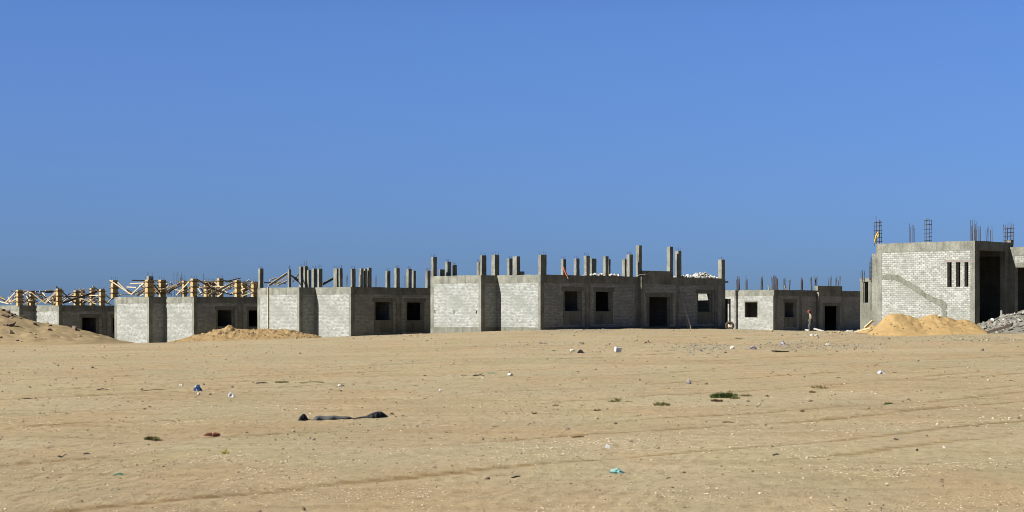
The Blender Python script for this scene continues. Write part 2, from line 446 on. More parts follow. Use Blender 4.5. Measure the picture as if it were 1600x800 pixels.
# ------------------------------------------------------------------ mesh builder
class MB:
    def __init__(s):
        s.v, s.f, s.uv, s.mi, s.sm = [], [], [], [], []
    def add(s, verts, faces, uvs=None, mi=0, sm=False):
        o = len(s.v)
        s.v += [tuple(p) for p in verts]
        for i, f in enumerate(faces):
            s.f.append(tuple(o + k for k in f))
            s.uv.append(uvs[i] if uvs else None)
            s.mi.append(mi); s.sm.append(sm)
    def box(s, a, b, mi=0):
        x0, y0, z0 = a; x1, y1, z1 = b
        v = [(x0, y0, z0), (x1, y0, z0), (x1, y1, z0), (x0, y1, z0), (x0, y0, z1), (x1, y0, z1), (x1, y1, z1), (x0, y1, z1)]
        s.add(v, [(0, 3, 2, 1), (4, 5, 6, 7), (0, 1, 5, 4), (1, 2, 6, 5), (2, 3, 7, 6), (3, 0, 4, 7)], mi=mi)
    def bar(s, p, q, w, h=None, mi=0, roll=0):
        """a straight timber of section w x h from p to q"""
        h = h or w
        p, q = Vector(p), Vector(q)
        d = (q - p).normalized()
        up = Vector((0, 0, 1)) if abs(d.z) < .95 else Vector((0, 1, 0))
        a = d.cross(up).normalized(); b = d.cross(a)
        if roll:
            R = Matrix.Rotation(roll, 3, d); a = R @ a; b = R @ b
        c = [(-w / 2, -h / 2), (w / 2, -h / 2), (w / 2, h / 2), (-w / 2, h / 2)]
        v = [p + a * x + b * y for x, y in c] + [q + a * x + b * y for x, y in c]
        s.add(v, [(3, 2, 1, 0), (4, 5, 6, 7), (0, 1, 5, 4), (1, 2, 6, 5), (2, 3, 7, 6), (3, 0, 4, 7)], mi=mi)
    def tube(s, pts, rad, n=6, mi=0, sm=True):
        pts = [Vector(p) for p in pts]
        rs = rad if isinstance(rad, (list, tuple)) else [rad] * len(pts)
        rings = []
        up = Vector((.13, .27, .95))
        for i, p in enumerate(pts):
            d = (pts[min(i + 1, len(pts) - 1)] - pts[max(i - 1, 0)]).normalized()
            if abs(d.dot(up)) > .97:
                up = Vector((1, .1, .05))
            a = d.cross(up).normalized(); b = d.cross(a)
            rings.append([p + (a * math.cos(2 * math.pi * k / n) + b * math.sin(2 * math.pi * k / n)) * rs[i] for k in range(n)])
        v = [x for r in rings for x in r]
        f = [(i * n + k, i * n + (k + 1) % n, (i + 1) * n + (k + 1) % n, (i + 1) * n + k) for i in range(len(pts) - 1) for k in range(n)]
        f += [tuple(reversed(range(n))), tuple(range((len(pts) - 1) * n, len(pts) * n))]
        s.add(v, f, mi=mi, sm=sm)
    def rock(s, c, size, seed, mi=0, sub=1, rough=.35, sm=False):
        v, f = ICO[sub]
        rng = random.Random(seed)
        off = Vector((rng.uniform(-50, 50), rng.uniform(-50, 50), rng.uniform(-50, 50)))
        R = Matrix.Rotation(rng.uniform(0, 6.28), 3, 'Z') @ Matrix.Rotation(rng.uniform(-.5, .5), 3, 'X')
        out = []
        for p in v:
            k = 1 + rough * mnoise.noise(p * 1.7 + off) * 1.6
            q = Vector((p.x * size[0] * k, p.y * size[1] * k, p.z * size[2] * k))
            out.append(Vector(c) + R @ q)
        s.add(out, f, mi=mi, sm=sm)
    def cells(s, ts, zs, solid, mp, th, uvo=(0, 0)):
        """a slab in a plane from grid cells, holes left open; mp(t, z, depth) -> point"""
        nt_, nz_ = len(ts) - 1, len(zs) - 1
        S = lambda i, j: 0 <= i < nt_ and 0 <= j < nz_ and solid(.5 * (ts[i] + ts[i + 1]), .5 * (zs[j] + zs[j + 1]))
        for i in range(nt_):
            for j in range(nz_):
                if not S(i, j):
                    continue
                t0, t1, z0, z1 = ts[i], ts[i + 1], zs[j], zs[j + 1]
                q = [(t0, z0), (t1, z0), (t1, z1), (t0, z1)]
                uvq = [(a + uvo[0], b_ + uvo[1]) for a, b_ in q]
                s.add([mp(a, b_, 0) for a, b_ in q], [(0, 1, 2, 3)], [uvq])
                s.add([mp(a, b_, th) for a, b_ in q], [(3, 2, 1, 0)], [uvq[::-1]])
                for (di, dj), (a, b_) in {(0, -1): (q[0], q[1]), (1, 0): (q[1], q[2]), (0, 1): (q[2], q[3]), (-1, 0): (q[3], q[0])}.items():
                    if not S(i + di, j + dj):
                        if di:
                            uvs = [(0 + uvo[0], a[1]), (0 + uvo[0], b_[1]), (th + uvo[0], b_[1]), (th + uvo[0], a[1])]
                        else:
                            uvs = [(a[0], .05), (b_[0], .05), (b_[0], .05 + th * .3), (a[0], .05 + th * .3)]
                        s.add([mp(*a, 0), mp(*b_, 0), mp(*b_, th), mp(*a, th)], [(3, 2, 1, 0)], [uvs[::-1]])
    def build(s, name, m, parent=None, loc=None, merge=0):
        me = bpy.data.meshes.new(name)
        v = s.v
        if loc is not None:
            v = [(p[0] - loc[0], p[1] - loc[1], p[2] - loc[2]) for p in v]
        me.from_pydata(v, [], s.f)
        if any(u is not None for u in s.uv):
            ul = me.uv_layers.new(name='UVMap')
            k = 0
            flat = []
            for f, u in zip(s.f, s.uv):
                flat += [c for p in (u or [(0, 0)] * len(f)) for c in p]
            ul.data.foreach_set('uv', flat)
        for mm in (m if isinstance(m, (list, tuple)) else [m]):
            me.materials.append(mm)
        me.polygons.foreach_set('material_index', s.mi)
        me.polygons.foreach_set('use_smooth', s.sm)
        me.update()
        o = bpy.data.objects.new(name, me)
        COL.objects.link(o)
        if parent is not None:
            o.parent = parent
        if loc is not None:
            o.location = loc
        return o

def _ico(sub):
    bm = bmesh.new()
    bmesh.ops.create_icosphere(bm, subdivisions=sub, radius=1)
    bm.verts.ensure_lookup_table()
    v = [p.co.copy() for p in bm.verts]
    f = [tuple(x.index for x in q.verts) for q in bm.faces]
    bm.free()
    return v, f
ICO = {i: _ico(i) for i in (1, 2, 3, 4)}

def tag(o, label=None, cat=None, group=None, kind=None):
    if label: o['label'] = label
    if cat: o['category'] = cat
    if group: o['group'] = group
    if kind: o['kind'] = kind
    return o

def empty(name, loc, rz=0):
    o = bpy.data.objects.new(name, None)
    COL.objects.link(o)
    o.location = loc
    o.rotation_euler = (0, 0, rz)
    o.empty_display_size = .5
    return o

# ------------------------------------------------------------------ ground
def axis(parts):
    out = []
    for a, b, st in parts:
        n = max(1, int(round((b - a) / st)))
        out += list(np.linspace(a, b, n, endpoint=False))
    return out

def build_ground():
    ys = axis([(-3000, -400, 400), (-400, -30, 40), (-30, 8, 2), (8, 15, .25), (15, 32, .06), (32, 60, .14), (60, 135, .5), (135, 200, 1.5), (200, 400, 15), (400, 1000, 100)]) + [1000, 2000, 4000, 8000]
    xr = axis([(0, 10, .10), (10, 22, .2), (22, 50, .6), (50, 100, 4), (100, 400, 40), (400, 1000, 200)]) + [1000, 3000, 8000]
    xs = [-x for x in xr[:0:-1]] + xr
    X, Y = np.meshgrid(np.array(xs), np.array(ys))
    Z = ground_h(X.ravel(), Y.ravel()).reshape(X.shape)
    nx, ny = len(xs), len(ys)
    co = np.stack([X, Y, Z], -1).reshape(-1, 3).astype(np.float32)
    i = np.arange((ny - 1) * (nx - 1)); r = i // (nx - 1); c = i % (nx - 1)
    a = r * nx + c
    q = np.stack([a, a + 1, a + nx + 1, a + nx], -1).astype(np.int32)
    me = bpy.data.meshes.new('ground')
    me.vertices.add(len(co)); me.vertices.foreach_set('co', co.ravel())
    me.loops.add(q.size); me.loops.foreach_set('vertex_index', q.ravel())
    me.polygons.add(len(q)); me.polygons.foreach_set('loop_start', np.arange(0, q.size, 4, dtype=np.int32))
    me.polygons.foreach_set('use_smooth', np.ones(len(q), bool))
    me.update(); me.validate()
    at = me.attributes.new('track', 'FLOAT', 'POINT')
    at.data.foreach_set('value', track_mask(X.ravel(), Y.ravel()).astype(np.float32))
    me.materials.append(M['sand'])
    o = bpy.data.objects.new('ground', me)
    COL.objects.link(o)
    o['kind'] = 'structure'
build_ground()

# ------------------------------------------------------------------ houses
TH = math.radians(45)
CS, SN = math.cos(TH), math.sin(TH)
H_WALL = 3.08
H_ROOF = 3.6
BLEN, RET, HL, HV = 4.05, 1.48, 19.3, 9.0

class House:
    def __init__(s, px, Y, z0, label, group='unfinished houses on the sand'):
        s.C = Vector(((px - 800) / F * Y, Y, z0))
        s.z0 = z0
        s.root = empty('unfinished_house', s.C, TH)
        tag(s.root, label, 'house', group)
    def world(s, u, v):
        return (s.C.x + u * CS - v * SN, s.C.y + u * SN + v * CS)
    def local(s, X, Y):
        dx, dy = X - s.C.x, Y - s.C.y
        return dx * CS + dy * SN, -dx * SN + dy * CS
    def u_on(s, px, v):
        p = s.world(0, v); return ray_plane(px, p, (CS, SN))
    def v_on(s, px, u):
        p = s.world(u, 0); return ray_plane(px, p, (-SN, CS))
    def z_on(s, py, u, v):
        return z_at(py, s.world(u, v)[1]) - s.z0
    def ray_v(s, px, py, v):
        u = s.u_on(px, v)
        return Vector((u, v, s.z_on(py, u, v)))

def offset_poly(poly, off):
    """rectilinear polygon (counter-clockwise) moved outward by off"""
    n = len(poly); out = []
    for i in range(n):
        p0, p1, p2 = poly[i - 1], poly[i], poly[(i + 1) % n]
        def nrm(a, b):
            d = Vector((b[0] - a[0], b[1] - a[1])).normalized()
            return Vector((d.y, -d.x))
        n1, n2 = nrm(p0, p1), nrm(p1, p2)
        q = Vector(p1) + off * (n1 + n2)
        out.append((q.x, q.y))
    return out

def ring(mb, poly, o_out, o_in, z0, z1, wob=0.0, seed=0):
    A, B = offset_poly(poly, o_out), offset_poly(poly, -o_in)
    n = len(poly)
    rng = random.Random(seed)
    # subdivide every side so that the cast edge can wander a little
    for i in range(n):
        a0, a1, b0, b1 = Vector(A[i]), Vector(A[(i + 1) % n]), Vector(B[i]), Vector(B[(i + 1) % n])
        L = (a1 - a0).length
        m = max(1, int(L / .55))
        prev = None
        for k in range(m + 1):
            t = k / m
            dz = 0 if k in (0, m) else rng.uniform(-wob, wob)
            db = 0 if k in (0, m) else rng.uniform(-wob, wob) * .6
            a = a0.lerp(a1, t); b = b0.lerp(b1, t)
            cur = [(a.x, a.y, z0 + db), (a.x, a.y, z1 + dz), (b.x, b.y, z1 + dz), (b.x, b.y, z0 + db)]
            if prev:
                mb.add(prev + cur, [(0, 4, 5, 1), (1, 5, 6, 2), (2, 6, 7, 3), (3, 7, 4, 0)])
            prev = cur

def wall(mb, p0, p1, z0, z1, ops=(), th=.25, ins=(.1, .1), uvo=0):
    p0, p1 = Vector(p0), Vector(p1)
    L = (p1 - p0).length
    d = (p1 - p0) / L
    nin = Vector((-d.y, d.x))
    ts = {ins[0], L - ins[1]}; zs = {z0, z1}
    for a, b, c, e in ops:
        ts |= {a, b}; zs |= {c, e}
    def solid(t, z):
        return not any(a < t < b and c < z < e for a, b, c, e in ops)
    def mp(t, z, dep):
        q = p0 + d * t + nin * dep
        return (q.x, q.y, z)
    mb.cells(sorted(ts), sorted(zs), solid, mp, th, (uvo + p0.x * .37, 0))

def frame(h, p0, p1, op, name='window_frame', sill=True, lw=.14, rw=.20, dep=.006):
    """plaster surround of one opening: jamb bands, lintel above and the smooth panel below"""
    p0, p1 = Vector(p0), Vector(p1)
    d = (p1 - p0).normalized(); no = Vector((d.y, -d.x))
    a, b, c, e = op
    def mp(t, z, dd):
        q = p0 + d * t + no * (dep - dd)
        return (q.x, q.y, z)
    mb = MB()
    top = min(e + .30, H_WALL - .02)
    ts = sorted({a - lw - .15, a - lw, a, b, b + rw, b + rw + .15}); zs = sorted({.32, c, e, top})
    def solid(t, z):
        if a < t < b and c < z < e:
            return False
        if z > e:
            return True
        if t < a - lw or t > b + rw:
            return False
        return True
    mb.cells(ts, zs, solid, mp, .03)
    return mb.build(name, M['render'], h.root)

def rebar(mb, u, v, z, su, sv, n, hgt, lean, rng, r=.009, only=None):
    for k in range(n):
        if only is not None and k != only:
            continue
        if n <= 4:
            cx, cy = [(-1, -1), (1, -1), (1, 1), (-1, 1)][k]
        else:
            ang = 2 * math.pi * k / n
            cx, cy = max(-1, min(1, 1.3 * math.cos(ang))), max(-1, min(1, 1.3 * math.sin(ang)))
        x, y = u + cx * (su / 2 - .05), v + cy * (sv / 2 - .05)
        dx, dy = rng.uniform(-lean, lean), rng.uniform(-lean, lean)
        hh = hgt * rng.uniform(.75, 1.1)
        mb.tube([(x, y, z - .1), (x + dx * .3, y + dy * .3, z + hh * .5), (x + dx, y + dy, z + hh)], r, 4, sm=False)

def stub(h, xl, xr, ytop, umin=0.15, umax=None, vmax=8.85, ztop=4.89, split=.42, bars=4, bar_h=.22, rad=.010, form=False, forced_v=None, name='roof_column', zb=H_ROOF):
    """a concrete column standing up from the roof, found from where the photo shows its two edges and top"""
    cx = (xl + xr) / 2
    Yt = (h.z0 + ztop - EYE) * F / (HY - ytop)
    X = (cx - 800) / F * Yt
    u, v = h.local(X, Yt)
    if forced_v is not None:
        v = forced_v; u = h.u_on(cx, v)
    lo = .16
    if v < lo:
        v = lo; u = h.u_on(cx, v)
    if v > vmax:
        v = vmax; u = h.u_on(cx, v)
    um = umin if v < BLEN else umin - RET
    if u < um:
        u = um; v = h.v_on(cx, u)
        if v < lo: v = lo; u = h.u_on(cx, v)
        if v > BLEN and umin - RET < 0 and u > umin - RET and v < BLEN + .1: pass
    if umax and u > umax:
        u = umax; v = h.v_on(cx, u)
        v = max(lo, min(v, vmax))
    Y = h.world(u, v)[1]
    z1 = h.z_on(ytop, u, v)
    tot = (xr - xl) * Y / F / .7071
    sv, su = max(.16, tot * split), max(.18, tot * (1 - split))
    rng = random.Random(int(xl * 13 + ytop * 7))
    mb = MB()
    nseg = 5
    prev = None
    rings = []
    for k in range(nseg + 1):
        z = zb - .04 + (z1 - zb + .04) * k / nseg
        j = .008
        rings.append([(u - su / 2 + rng.uniform(-j, j), v - sv / 2 + rng.uniform(-j, j), z), (u + su / 2 + rng.uniform(-j, j), v - sv / 2 + rng.uniform(-j, j), z),
                      (u + su / 2 + rng.uniform(-j, j), v + sv / 2 + rng.uniform(-j, j), z), (u - su / 2 + rng.uniform(-j, j), v + sv / 2 + rng.uniform(-j, j), z)])
    vv = [p for r in rings for p in r]
    ff = [(i * 4 + k, i * 4 + (k + 1) % 4, (i + 1) * 4 + (k + 1) % 4, (i + 1) * 4 + k) for i in range(nseg) for k in range(4)]
    ff += [(3, 2, 1, 0), tuple(range(nseg * 4, nseg * 4 + 4))]
    mb.add(vv, ff)
    col = mb.build(name, M['form'] if form else M['concrete'], h.root)
    if form:
        for q in (.2, .52, .84):
            cm = MB()
            z = zb + (z1 - zb) * q
            for sy in (-1, 1):
                cm.bar((u - su / 2 - .12, v + sy * (sv / 2 + .03), z), (u + su / 2 + .12, v + sy * (sv / 2 + .03), z), .045, .055)
            for sx in (-1, 1):
                cm.bar((u + sx * (su / 2 + .03), v - sv / 2 - .12, z + .085), (u + sx * (su / 2 + .03), v + sv / 2 + .12, z + .06), .045, .055)
            cm.build('clamp', M['clamp'], col)
    if bars:
        for k in range(bars):
            rb = MB()
            rebar(rb, u, v, z1, su, sv, bars, bar_h, .05, rng, rad, only=k)
            rb.build('rebar', M['steel'], col)
    return u, v, z1

def bundle(h, q, su, sv, n, hgt, lean, seed, r):
    for k in range(n):
        mb = MB(); rebar(mb, q.x, q.y, H_ROOF, su, sv, n, hgt, lean, random.Random(seed + k), r, only=k)
        mb.build('rebar', M['steel'], h.root)

def grid_slab(h, rects, z0, z1, hole=None, name='roof_slab', m='slab'):
    us = sorted({x for r in rects for x in r[:2]} | (set(hole[:2]) if hole else set()))
    vs = sorted({x for r in rects for x in r[2:]} | (set(hole[2:]) if hole else set()))
    def solid(u, v):
        if hole and hole[0] < u < hole[1] and hole[2] < v < hole[3]:
            return False
        return any(r[0] < u < r[1] and r[2] < v < r[3] for r in rects)
    mb = MB()
    mb.cells(us, vs, solid, lambda u, v, d: (u, v, z0 + d), z1 - z0)
    return mb.build(name, M[m], h.root)

def post(h, u0, u1, v0, v1, z0=-1.0, z1=H_WALL, m='concrete', name='column'):
    mb = MB(); mb.box((u0, v0, z0), (u1, v1, z1))
    return mb.build(name, M[m], h.root)

W1 = (2.29, 3.80, 1.22, 2.53)
W2 = (5.36, 6.88, 1.20, 2.52)
W3 = (16.2, 17.75, 1.19, 2.48)

def row_house(px, Y, z0, label, hole=False, plinth=False, holes=()):
    """one of the four houses of the same plan: block A, return, block B and the long front"""
    h = House(px, Y, z0, label)
    P = .27
    poly = [(0, 0), (9.73, 0), (9.73, -P), (13.7, -P), (13.7, 0), (HL, 0), (HL, HV), (-RET, HV), (-RET, BLEN), (0, BLEN)]
    W = MB()
    zb = -1.2
    wall(W, (0, 0), (9.73, 0), zb, H_WALL, [W1, W2], ins=(.1, .05))
    door = (10.55 - 9.73, 12.75 - 9.73, .02, 2.2)
    wall(W, (9.73, -P), (13.7, -P), zb, H_WALL, [(door[0], door[1], zb + .1, door[3])], ins=(.1, .1))
    wall(W, (13.7, 0), (HL, 0), zb, H_WALL, [(W3[0] - 13.7, W3[1] - 13.7, W3[2], W3[3])], ins=(.02, .1))
    wall(W, (HL, 0), (HL, HV), zb, H_WALL, [(2.0, 3.4, 1.2, 2.5)])
    wall(W, (HL, HV), (-RET, HV), zb, H_WALL)
    wall(W, (-RET, HV), (-RET, BLEN), zb, H_WALL, [(HV - v_ - .05, HV - v_ + .05, z_ - .1, z_ + .1) for v_, z_ in ((h.v_on(x_, -RET), h.z_on(y_, -RET, h.v_on(x_, -RET))) for x_, y_ in holes)])
    wall(W, (-RET, BLEN), (0, BLEN), zb, H_WALL, ins=(.1, -.25))
    wall(W, (0, BLEN), (0, 0), zb, H_WALL, ins=(0, .1))
    W.build('wall', M['brick'], h.root)
    # cross walls inside
    I = MB()
    wall(I, (4.5, .26), (4.5, HV - .26), zb, 3.36, ins=(0, 0), th=.15)
    wall(I, (9.2, .26), (9.2, HV - .26), zb, 3.36, ins=(0, 0), th=.15)
    wall(I, (.26, 5.2), (HL - .26, 5.2), zb, 3.36, ins=(0, 0), th=.15)
    wall(I, (14.6, .26), (14.6, HV - .26), zb, 3.36, ins=(0, 0), th=.15)  # wall added to block light from the room under the roof opening
    if hole:
        wall(I, (18.6, .26), (18.6, 5.1), zb, 3.36, ins=(0, 0), th=.15)
    I.build('inner_wall', M['brick'], h.root)
    b = MB(); ring(b, poly, .006, .30, H_WALL + .002, H_ROOF, .012, int(px)); b.build('ring_beam', M['concrete'], h.root)
    if plinth:
        g = MB(); ring(g, poly, .004, .20, -1.15, .15, .03, int(px) + 5); g.build('plinth', M['render'], h.root)
    rects = [(.24, HL - .24, .24, HV - .24), (-RET + .24, .24, BLEN + .24, HV - .24)]
    grid_slab(h, rects, 3.38, 3.57, (16.6, 18.3, 1.3, 4.3) if hole else None)  # roof opening added so the sun lights a patch behind the window
    e = .009
    c = .34
    post(h, -e, c, -e, .24)                      # corners
    post(h, -RET - e, -RET + c, BLEN - e, BLEN + .24)
    post(h, -RET - e, -RET + .3, HV - .30, HV + e)
    post(h, HL - .4, HL + e, -e, .28)
    post(h, HL - .3, HL + e, HV - .3, HV + e)
    post(h, 4.28, 4.78, -.05, .25)
    post(h, 9.35, 9.72, -e, .2)
    post(h, 9.73 - e, 10.0, -P - e, .25)
    post(h, 13.4, 13.7 + e, -P - e, .25)
    post(h, 18.05, 18.45, -e - .03, .25)
    for w in (W1, W2, W3):
        frame(h, (0, 0), (HL, 0), w)
    frame(h, (9.73, -P), (13.7, -P), (door[0], door[1], .32, door[3]), 'door_frame', lw=.3, rw=.35)
    return h

hM = row_house(844.5, 120.7, .74, 'wide unfinished house in the middle with grey columns and white rubble on its roof', hole=True, plinth=True, holes=((679.5, 486.5), (709.5, 487.5), (744.5, 487.5)))
hL1 = row_house(548.5, 132.0, .10, 'unfinished house with a crowd of bare grey columns, next to the wide middle house')
hL2 = row_house(303.0, 146.0, -.45, 'unfinished block house topped with yellow timber column moulds, behind the tan gravel heap')
hL3 = row_house(92.3, 159.0, -1.07, 'lowest unfinished house half buried behind the earth mound, timber moulds on its roof')

# --- roof columns of the middle house (edges and top read in the photo)
for xl, xr, yt, kw in [
    (841, 854, 390 + 8, dict(split=.30)), (673.6, 682.6, 401.6, dict(split=.4)), (695.5, 704.6, 409, {}), (706, 713.8, 414, {}),
    (687, 694, 421, dict(split=.15, bars=0)), (745, 752, 410, {}), (749.5, 760, 399, dict(split=.35)), (768, 780, 398, dict(split=.45)), (767.8, 774, 415, dict(bars=0)),
    (792, 801, 404, {}), (801, 812.6, 400.6, dict(split=.55, bars=0)),
    (876.5, 884.7, 405, {}), (896.5, 905.5, 404, {}), (912.2, 921.5, 399.7, {}), (922, 931.8, 404, dict(split=.2, bars=0)),
    (942, 951, 400.4, dict(bars=0)), (949, 953.7, 405, dict(bars=0)), (971.7, 981.7, 405, dict(bars=0)), (979, 989, 397.7, {}),
    (993.4, 1003, 383.5, dict(forced_v=0.0, bars=0, split=.5)), (1041.8, 1051.8, 385.5, dict(forced_v=0.0, bars=0, split=.45)),
    (1054.6, 1064.8, 392, dict(split=.5)), (1122, 1132.8, 405.6, dict(split=.45))]:
    stub(hM, xl, xr, yt, umax=HL - .2, **kw)
mb = MB(); mb.box((9.95, -.262, H_ROOF - .02), (12.9, -.05, H_ROOF + .42)); mb.build('upstand_beam', M['concrete'], hM.root)
mb = MB(); mb.box((1.4, 3.2, H_ROOF - .05), (1.75, 3.45, H_ROOF + .28)); mb.build('upstand_beam', M['concrete'], hM.root)
mb = MB()     # end of the roof slab sticking out past the last corner
mb.box((HL - .2, -.02, 3.30), (HL + .35, .5, 3.42)); mb.build('projecting_ledge', M['concrete'], hM.root)

# --- house with many bare columns
def z3(x, y): return 390 + x / 5, 390 + y / 5
for xl, xr, yt, kw in [
    (68, 108, 148, {}), (298, 325, 155, dict(bars=4, bar_h=.3)), (386, 424, 133, {}), (424, 452, 130, dict(bars=4, bar_h=.5, split=.2)), (450, 479, 160, {}),
    (486, 526, 148, {}), (533, 567, 150, dict(split=.25, bars=4, bar_h=.3)), (655, 706, 148, dict(split=.55)), (700, 722, 146, dict(split=.15, bars=3)), (790, 827, 150, dict(split=.3)),
    (852, 890, 147, dict(split=.55, bars=0)), (893, 915, 150, dict(bars=0)), (916, 953, 142, dict(bars=0)), (1060, 1100, 168, {}), (1130, 1173, 145, {}), (1225, 1266, 150, {}),
    (1268, 1299, 165, dict(bars=0)), (1374, 1413, 165, {})]:
    stub(hL1, 390 + xl / 5, 390 + xr / 5, 390 + yt / 5, **kw)
for x, n in ((760, 3), (1213, 3), (985, 2)):
    q = hL1.ray_v(390 + x / 5, 400, 6.5)
    bundle(hL1, q, .22, .22, n, 1.25, .05, x, .013)

# --- timber moulds
def z2(x, y): return 160 + x / 4.708, 390 + y / 4.708
def z1c(x, y): return x / 4.443, 380 + y / 4.443
for xl, xr, yt, kw in [
    (62, 112, 225, dict(forced_v=8.6)), (313, 376, 222, dict(forced_v=4.4)), (413, 466, 222, dict(forced_v=5.0)), (586, 622, 232, dict(forced_v=3.5)), (648, 698, 215, dict(forced_v=.25)),
    (746, 802, 232, dict(forced_v=4)), (843, 890, 212, dict(forced_v=8)), (972, 1017, 226, dict(forced_v=.25)), (1020, 1062, 247, dict(forced_v=4.2)), (1095, 1143, 236, dict(forced_v=.3)),
    (795, 830, 240, dict(forced_v=6))]:
    a, t = z2(xl, yt); b_, _ = z2(xr, yt)
    stub(hL2, a, b_, t, form=True, split=.42, bars=4, bar_h=.28, **kw)
a, t = z2(326, 196); b_, _ = z2(374, 196)
stub(hL2, a, b_, t, forced_v=4.4, name='roof_column', bars=4, bar_h=.4)
for x, n in ((535, 2), (572, 4), (590, 3), (738, 2), (495, 2)):
    q = hL2.ray_v(*z2(x, 240), 6)
    bundle(hL2, q, .3, .2, n, 2.0 if x != 495 else 1.5, .12, x, .016)
for xl, xr, yt, v in [(113, 157, 325, 4.2), (203, 243, 337, 7), (388, 432, 316, .25), (512, 552, 328, 3.5), (548, 588, 328, 6.5), (622, 662, 312, 8), (688, 728, 320, .3), (364, 392, 362, 5), (185, 205, 385, 8)]:
    a, t = z1c(xl, yt); b_, _ = z1c(xr, yt)
    stub(hL3, a, b_, t, form=True, split=.42, bars=4, bar_h=.2, forced_v=v)

def roof_pt(h, px, py, v):
    """the point over the roof that the photo pixel shows, as near as it can be to depth v"""
    v = min(max(v, .15), HV - .15)
    if v < BLEN + .15 and h.u_on(px, v) < .12:
        v2 = h.v_on(px, .12)
        v = v2 if .15 <= v2 <= BLEN else BLEN + .15
    if v > BLEN and h.u_on(px, v) < -RET + .12:
        v = min(max(h.v_on(px, -RET + .12), BLEN + .15), HV - .15)
    return h.ray_v(px, py, v)

def braces(h, lst, conv):
    for i, (x0, y0, x1, y1, kind, v) in enumerate(lst):
        w, hh = {'l': (.085, .055), 'd': (.08, .06), 'w': (.16, .05), 'W': (.17, .05)}[kind]
        p = roof_pt(h, *conv(x0, y0), v); q = roof_pt(h, *conv(x1, y1), v + random.Random(i).uniform(.2, .9))
        for e in (p, q):
            e.z = max(e.z, H_ROOF + .05)
        mb = MB(); mb.bar(p, q, hh, w)
        mb.build('timber_brace', M['dark_timber'] if kind in 'dW' else M['timber'], h.root)
braces(hL2, [(55, 225, 210, 328, 'l', 5.5), (112, 240, 200, 325, 'l', 7.5), (213, 330, 330, 222, 'l', 3.8), (225, 325, 300, 290, 'l', 6), (380, 262, 440, 335, 'd', 4.2),
             (372, 290, 415, 335, 'd', 5.2), (465, 312, 605, 228, 'w', 3.2), (470, 322, 592, 252, 'd', 4.5), (543, 335, 662, 212, 'l', .8), (480, 330, 535, 268, 'd', 6), (500, 240, 532, 285, 'l', 7),
             (690, 215, 830, 300, 'd', .5), (830, 298, 950, 332, 'd', .5), (700, 335, 800, 290, 'l', 3), (778, 337, 1000, 225, 'w', 1.2), (880, 228, 992, 236, 'd', 5), (905, 235, 1015, 210, 'd', 6),
             (860, 320, 985, 242, 'l', 3), (932, 335, 1080, 222, 'l', 4.5), (1000, 240, 1102, 236, 'l', 4), (1060, 300, 1100, 270, 'l', 6), (1112, 337, 1142, 320, 'l', .6), (240, 335, 320, 290, 'l', 5),
             (110, 260, 240, 335, 'd', 7), (180, 290, 240, 335, 'l', 6.5), (840, 335, 990, 255, 'l', 6), (700, 250, 760, 335, 'd', 5), (1060, 250, 1140, 330, 'd', 7)], z2)
braces(hL3, [(0, 365, 45, 395, 'd', 5), (38, 412, 112, 335, 'l', 4.4), (75, 332, 388, 336, 'd', 6), (60, 415, 112, 400, 'd', 5), (215, 340, 317, 420, 'l', 3), (245, 335, 310, 410, 'l', 5), (275, 333, 332, 398, 'l', 6),
             (313, 412, 412, 314, 'l', 1), (320, 415, 352, 390, 'l', 3), (388, 300, 532, 425, 'd', .4), (430, 415, 532, 340, 'l', 4), (435, 415, 720, 320, 'W', .6), (448, 402, 582, 318, 'l', 5), (553, 318, 602, 362, 'l', 6),
             (590, 360, 682, 412, 'l', 4), (643, 298, 722, 350, 'l', 7), (640, 330, 702, 325, 'd', 7), (718, 345, 772, 392, 'l', 3), (738, 422, 782, 380, 'l', 1), (528, 420, 622, 402, 'd', 3), (0, 405, 60, 420, 'l', 3),
             (160, 415, 215, 370, 'd', 5), (350, 400, 395, 375, 'd', 4), (690, 400, 770, 425, 'l', 4)], z1c)
braces(hL1, [(150, 281, 292, 186, 'w', 7.5), (185, 281, 300, 212, 'l', 6.5), (108, 258, 282, 262, 'd', 8), (300, 186, 382, 238, 'd', 6), (328, 205, 382, 252, 'd', 7), (335, 252, 382, 192, 'd', 5),
             (570, 272, 652, 226, 'W', 3.5), (158, 240, 208, 222, 'l', 8), (215, 281, 292, 245, 'l', 7.5), (20, 250, 60, 270, 'l', 8.3)], z3)
def tangle(h, n, seed, u1):
    rng = random.Random(seed)
    for k in range(n):
        u, v = rng.uniform(.3, u1), rng.uniform(.6, 8.2)
        if k % 3 == 0: u, v = rng.uniform(-1.2, 3), rng.uniform(4.5, 8.4)
        L = rng.uniform(1.2, 2.6); a = rng.uniform(0, 6.28)
        u2 = max(.2 if v < 4.4 else -1.3, u + L * math.cos(a)); v2 = min(max(v + L * math.sin(a), .3 if u2 > .1 else 4.4), 8.6)
        z0 = H_ROOF + rng.uniform(.05, .35); z1 = H_ROOF + rng.uniform(.7, 1.35)
        if rng.random() < .2: z0 = z1 - rng.uniform(-.1, .1)
        mb = MB(); mb.bar((u, v, z0), (u2, v2, z1), rng.uniform(.035, .055), rng.uniform(.055, .10), roll=rng.uniform(-.4, .4))
        mb.build('timber_brace', M['timber'] if rng.random() < .72 else M['dark_timber'], h.root)
tangle(hL2, 46, 4, 9)
tangle(hL3, 44, 9, 9)
# timber plank standing against the lit wall of the second house
p = (-RET - .05, hL1.v_on(419.2, -RET - .05), .25); q = (-RET - .05, p[1], H_ROOF + .08)
mb = MB(); mb.bar(p, q, .10, .05); tag(mb.build('timber_post', M['timber'], hL1.root), 'pale timber plank fixed upright on the wall')

